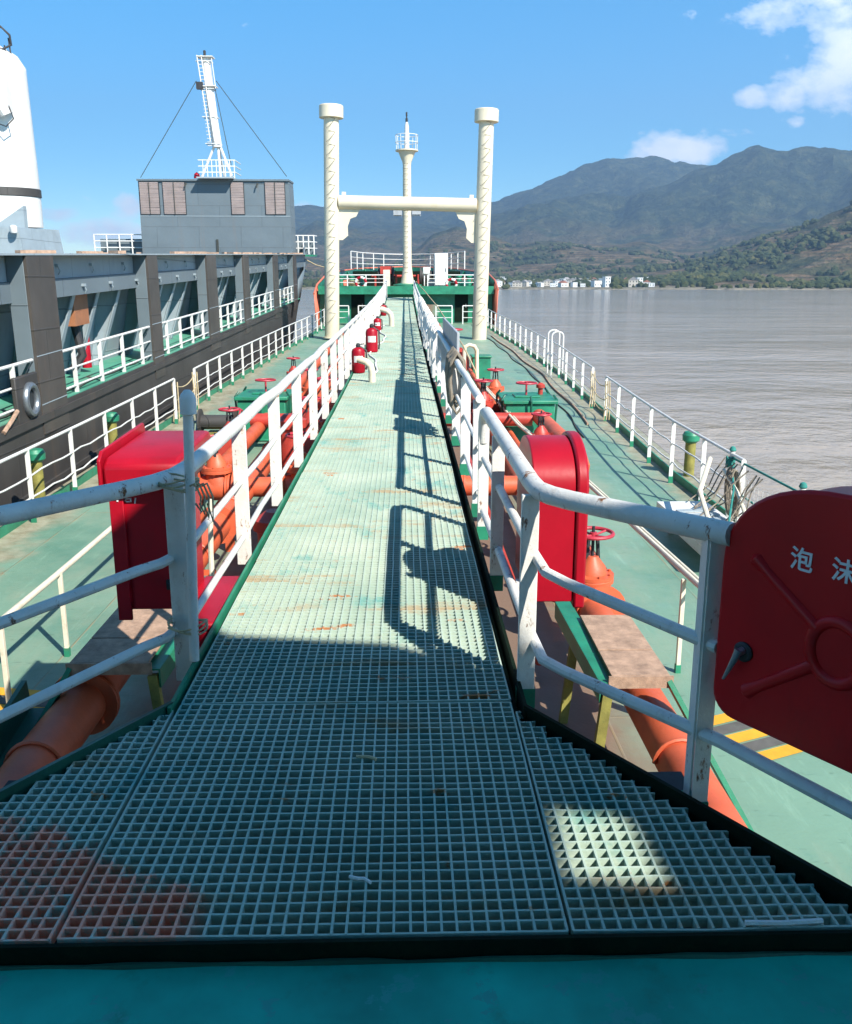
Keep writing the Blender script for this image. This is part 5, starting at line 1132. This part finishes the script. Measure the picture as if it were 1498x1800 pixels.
m.add(vs, [(i * (NR + 1) + j, (i + 1) * (NR + 1) + j, (i + 1) * (NR + 1) + j + 1, i * (NR + 1) + j + 1) for i in range(NA) for j in range(NR)], True)
tag(obj('hills', m, 'land'), kind='structure')
# tree cover on the lower slopes: crowns too many to count
ico = []; bmi = bmesh.new(); bmesh.ops.create_icosphere(bmi, subdivisions=1, radius=1.0); iv = [v.co.copy() for v in bmi.verts]; ifc = [tuple(v.index for v in f.verts) for f in bmi.faces]; bmi.free()
m = MB(); rt = random.Random(21); cnt = 0
while cnt < 5600:
    az = R(rt.uniform(-28, 31)); r = 900 + 1500 * rt.random() ** 1.3
    if az < R(5) and rt.random() < 0.5: continue
    x, y = r * math.sin(az), r * math.cos(az)
    dn = fbm(x, y, 110, 4)
    if dn < 0.03 + 0.1 * rt.random(): continue
    if r < 1010 and rt.random() < 0.80: continue
    if r < 1180 and R(5.6) < az < R(13.2) and rt.random() < 0.88: continue
    z = land(az, r); s = rt.uniform(3.0, 7.0) * (0.6 if r < 1000 else 1.0)
    sx, sy, sz = s * rt.uniform(.8, 1.5), s * rt.uniform(.8, 1.3), s * rt.uniform(.6, 1.1)
    q = Matrix.Rotation(rt.random() * 6, 3, 'Z')
    m.add([q @ V((p.x * sx * rt.uniform(.75, 1.2), p.y * sy * rt.uniform(.75, 1.2), p.z * sz * rt.uniform(.75, 1.2))) + V((x, y, z + sz * 0.5)) for p in iv], ifc, False); cnt += 1
tag(obj('hillside_woods', m, 'foliage', org=(0, 900, 0)), 'scrubby dark green woods covering the lower hills beyond the river', 'woods', kind='stuff')
# village on the far bank
protos = {}
def house(kind, w, d, h, wall, roof):
    r = thing('village_house', 'small pale house among the white cluster on the far river bank', 'house', (0, 0, 0), 'houses of the far village')
    obj('wall', MB().bx(-w / 2, w / 2, -d / 2, d / 2, -2, h), wall, r)
    if kind == 0: obj('roof', MB().bx(-w / 2 - .3, w / 2 + .3, -d / 2 - .3, d / 2 + .3, h + .01, h + .6), roof, r)
    else: obj('roof', MB().prism([(-w / 2 - .4, h), (w / 2 + .4, h), (0, h + w * 0.28)], Matrix(((1, 0, 0, 0), (0, 0, -1, d / 2 + .3), (0, 1, 0, 0), (0, 0, 0, 1))), d + .6), roof, r)
    f = MB()
    for fl in range(int(h // 3)):
        for k in range(max(2, int(w / 3.2))):
            xx = -w / 2 + w * (k + 0.5) / max(2, int(w / 3.2)); f.bx(xx - 0.6, xx + 0.6, -d / 2 - 0.05, -d / 2 + 0.02, 1.0 + 3 * fl, 2.4 + 3 * fl)
    o = obj('window', f, 'dark', r); return r
PR = [house(0, 8, 7, 7, 'house_0', 'house_1'), house(1, 8, 9, 6, 'house_0', 'roof_grey'), house(0, 11, 8, 5.5, 'house_0', 'roof_grey'), house(1, 9, 8, 4.5, 'house_1', 'roof_red'), house(0, 6, 6, 9, 'house_0', 'house_0'), house(1, 12, 8, 6, 'house_2', 'roof_grey')]
rv = random.Random(8); first = set(); spots = []
tries = 0
while len(spots) < 110 and tries < 4000:
    tries += 1; px = rv.choice([rv.uniform(868, 930), rv.uniform(925, 1000), rv.uniform(940, 1062), rv.gauss(1005, 30), rv.uniform(1040, 1150), rv.uniform(588, 840)])
    az = azel(px, 490)[0]; r = 945 + 560 * rv.random() ** 1.25; x, y = r * math.sin(az), r * math.cos(az)
    if all((x - a) ** 2 + (y - b) ** 2 > 110 for a, b in spots): spots.append((x, y)) or None
for (x, y) in spots:
    p = rv.choice(PR); o = p if p.name not in first else copy_tree(p); first.add(p.name)
    az = math.atan2(x, y); o.location = (x, y, land(az, math.hypot(x, y)) + 0.5); o.rotation_euler = (0, 0, rv.uniform(-0.7, 0.7) - az); q_ = rv.uniform(0.5, 1.0); o.scale = (q_ * rv.uniform(0.8, 1.2), q_, q_ * rv.uniform(0.7, 1.25))
for p in PR:
    if p.name not in first:
        p.location = (spots[0][0] + 20, spots[0][1] + 40, 2)

# ================================================================== AIR
m = MB(); m.bx(-8400, 8400, -450, 8000, WATER - 2.5, 1500)
hz = obj('haze', m, 'dark'); hz['kind'] = 'stuff'
hm = bpy.data.materials.new('haze'); hm.use_nodes = True; nt = hm.node_tree; nt.nodes.clear()
ho = nt.nodes.new('ShaderNodeOutputMaterial'); pv = nt.nodes.new('ShaderNodeVolumePrincipled')
pv.inputs['Color'].default_value = (0.45, 0.68, 1.0, 1); pv.inputs['Density'].default_value = 0.00016; pv.inputs['Anisotropy'].default_value = 0.2
nt.links.new(pv.outputs[0], ho.inputs['Volume']); hz.data.materials.clear(); hz.data.materials.append(hm)

# ================================================================== SKY AND SUN
LDIR = V((-0.58, 0.74, -0.82)).normalized()
sun = bpy.data.lights.new('sun', 'SUN'); sun.energy = 4.8; sun.angle = R(0.5); sun.color = (1.0, 0.95, 0.86)
so = bpy.data.objects.new('sun', sun); COL.objects.link(so); so.rotation_euler = LDIR.to_track_quat('-Z', 'Y').to_euler(); so.location = (20, -10, 30)
wd = bpy.data.worlds.new('World'); sc.world = wd; wd.use_nodes = True; nt = wd.node_tree; L = nt.links.new; N = nt.nodes.new
bg = nt.nodes['Background']; bg.inputs['Strength'].default_value = 0.125
sk = N('ShaderNodeTexSky'); sk.sky_type = 'NISHITA'; sk.sun_disc = False
sk.sun_elevation = math.asin(-LDIR.z); sk.sun_rotation = math.atan2(-LDIR.x, -LDIR.y); sk.air_density = 0.9; sk.dust_density = 0.05; sk.ozone_density = 3.0; sk.altitude = 300
hs = N('ShaderNodeHueSaturation'); hs.inputs['Hue'].default_value = 0.488; hs.inputs['Saturation'].default_value = 1.45; hs.inputs['Value'].default_value = 1.0; L(sk.outputs[0], hs.inputs['Color'])
tc = N('ShaderNodeTexCoord'); sp = N('ShaderNodeSeparateXYZ'); L(tc.outputs['Generated'], sp.inputs[0])
ysafe = math_(nt, 'MAXIMUM', sp.outputs['Y'], 0.02)
u_ = math_(nt, 'DIVIDE', sp.outputs['X'], ysafe); v_ = math_(nt, 'DIVIDE', sp.outputs['Z'], ysafe)
def wnoise(scale, det, rough, off, sy=1.5):
    cb = N('ShaderNodeCombineXYZ'); L(u_, cb.inputs[0]); L(math_(nt, 'MULTIPLY', v_, sy), cb.inputs[1]); cb.inputs[2].default_value = off
    n = N('ShaderNodeTexNoise'); n.inputs['Scale'].default_value = scale; n.inputs['Detail'].default_value = det; n.inputs['Roughness'].default_value = rough; L(cb.outputs[0], n.inputs['Vector']); return n.outputs['Fac']
field = None
def uv(px, py): d = sight(px, py); return d.x / d.y, d.z / d.y
for (px, py, a, b, amp) in ((1490, 120, 125, 80, 1.0), (1440, 15, 150, 50, 0.75), (1390, 165, 55, 30, 0.75), (1328, 172, 34, 20, 0.75), (1190, 262, 105, 38, 1.1), (1295, 232, 60, 14, 0.62), (1400, 212, 34, 12, 0.5),
                            (92, 376, 50, 16, 0.85), (228, 362, 36, 28, 1.0), (180, 408, 120, 26, 0.8), (60, 398, 60, 10, 0.5), (520, 370, 60, 14, 0.5), (1700, 120, 220, 130, 1.0)):
    u0, v0 = uv(px, py); aa, bb = a / 1540, b / 1540
    du = math_(nt, 'MULTIPLY', math_(nt, 'SUBTRACT', u_, u0), 1 / aa); dv = math_(nt, 'MULTIPLY', math_(nt, 'SUBTRACT', v_, v0), 1 / bb)
    d = math_(nt, 'SQRT', math_(nt, 'ADD', math_(nt, 'MULTIPLY', du, du), math_(nt, 'MULTIPLY', dv, dv)))
    f = math_(nt, 'MULTIPLY', math_(nt, 'SUBTRACT', 1.35, d, True), amp)
    field = f if field is None else math_(nt, 'MAXIMUM', field, f)
n1 = wnoise(16, 9, 0.62, 0.3); n2 = wnoise(7, 6, 0.55, 4.0)
dens = math_(nt, 'ADD', field, math_(nt, 'MULTIPLY', math_(nt, 'SUBTRACT', n1, 0.5), 2.3))
mask = ramp(nt, dens, [(0.42, 0.0), (0.60, 0.45), (0.95, 0.97)])
front = math_(nt, 'GREATER_THAN', sp.outputs['Y'], 0.05)
mask = math_(nt, 'MULTIPLY', mask, front)
cc = ramp(nt, math_(nt, 'ADD', n2, math_(nt, 'MULTIPLY', n1, 0.35)), [(0.50, (4.3, 5.2, 6.9)), (0.70, (6.9, 7.3, 8.0)), (0.82, (8.6, 8.5, 8.5))])
# the ceiling of the big bank is grey
u0, v0 = uv(1430, 25)
zen = ramp(nt, sp.outputs['Z'], [(0.30, 1.0), (0.80, 0.60)])
skc = mixc(nt, 1.0, hs.outputs[0], zen, 'MULTIPLY')
L(mixc(nt, mask, skc, cc), bg.inputs['Color'])

# ================================================================== CAMERA
cam = bpy.data.cameras.new('camera'); cam.sensor_fit = 'HORIZONTAL'; cam.sensor_width = 36.0; cam.lens = FPX / 1498 * 36.0
cam.shift_y = SHY / 1498.0; cam.clip_start = 0.05; cam.clip_end = 20000
co = bpy.data.objects.new('camera', cam); COL.objects.link(co)
co.location = (0, 0, 1.6); co.rotation_euler = (math.pi / 2 - TH, 0, -YAW); sc.camera = co
sc.view_settings.view_transform = 'Standard'; sc.view_settings.look = 'None'; sc.view_settings.gamma = 1.0; sc.view_settings.exposure = 1.0
sc.cycles.volume_bounces = 0; sc.cycles.max_bounces = 8; sc.cycles.caustics_reflective = False; sc.cycles.caustics_refractive = False
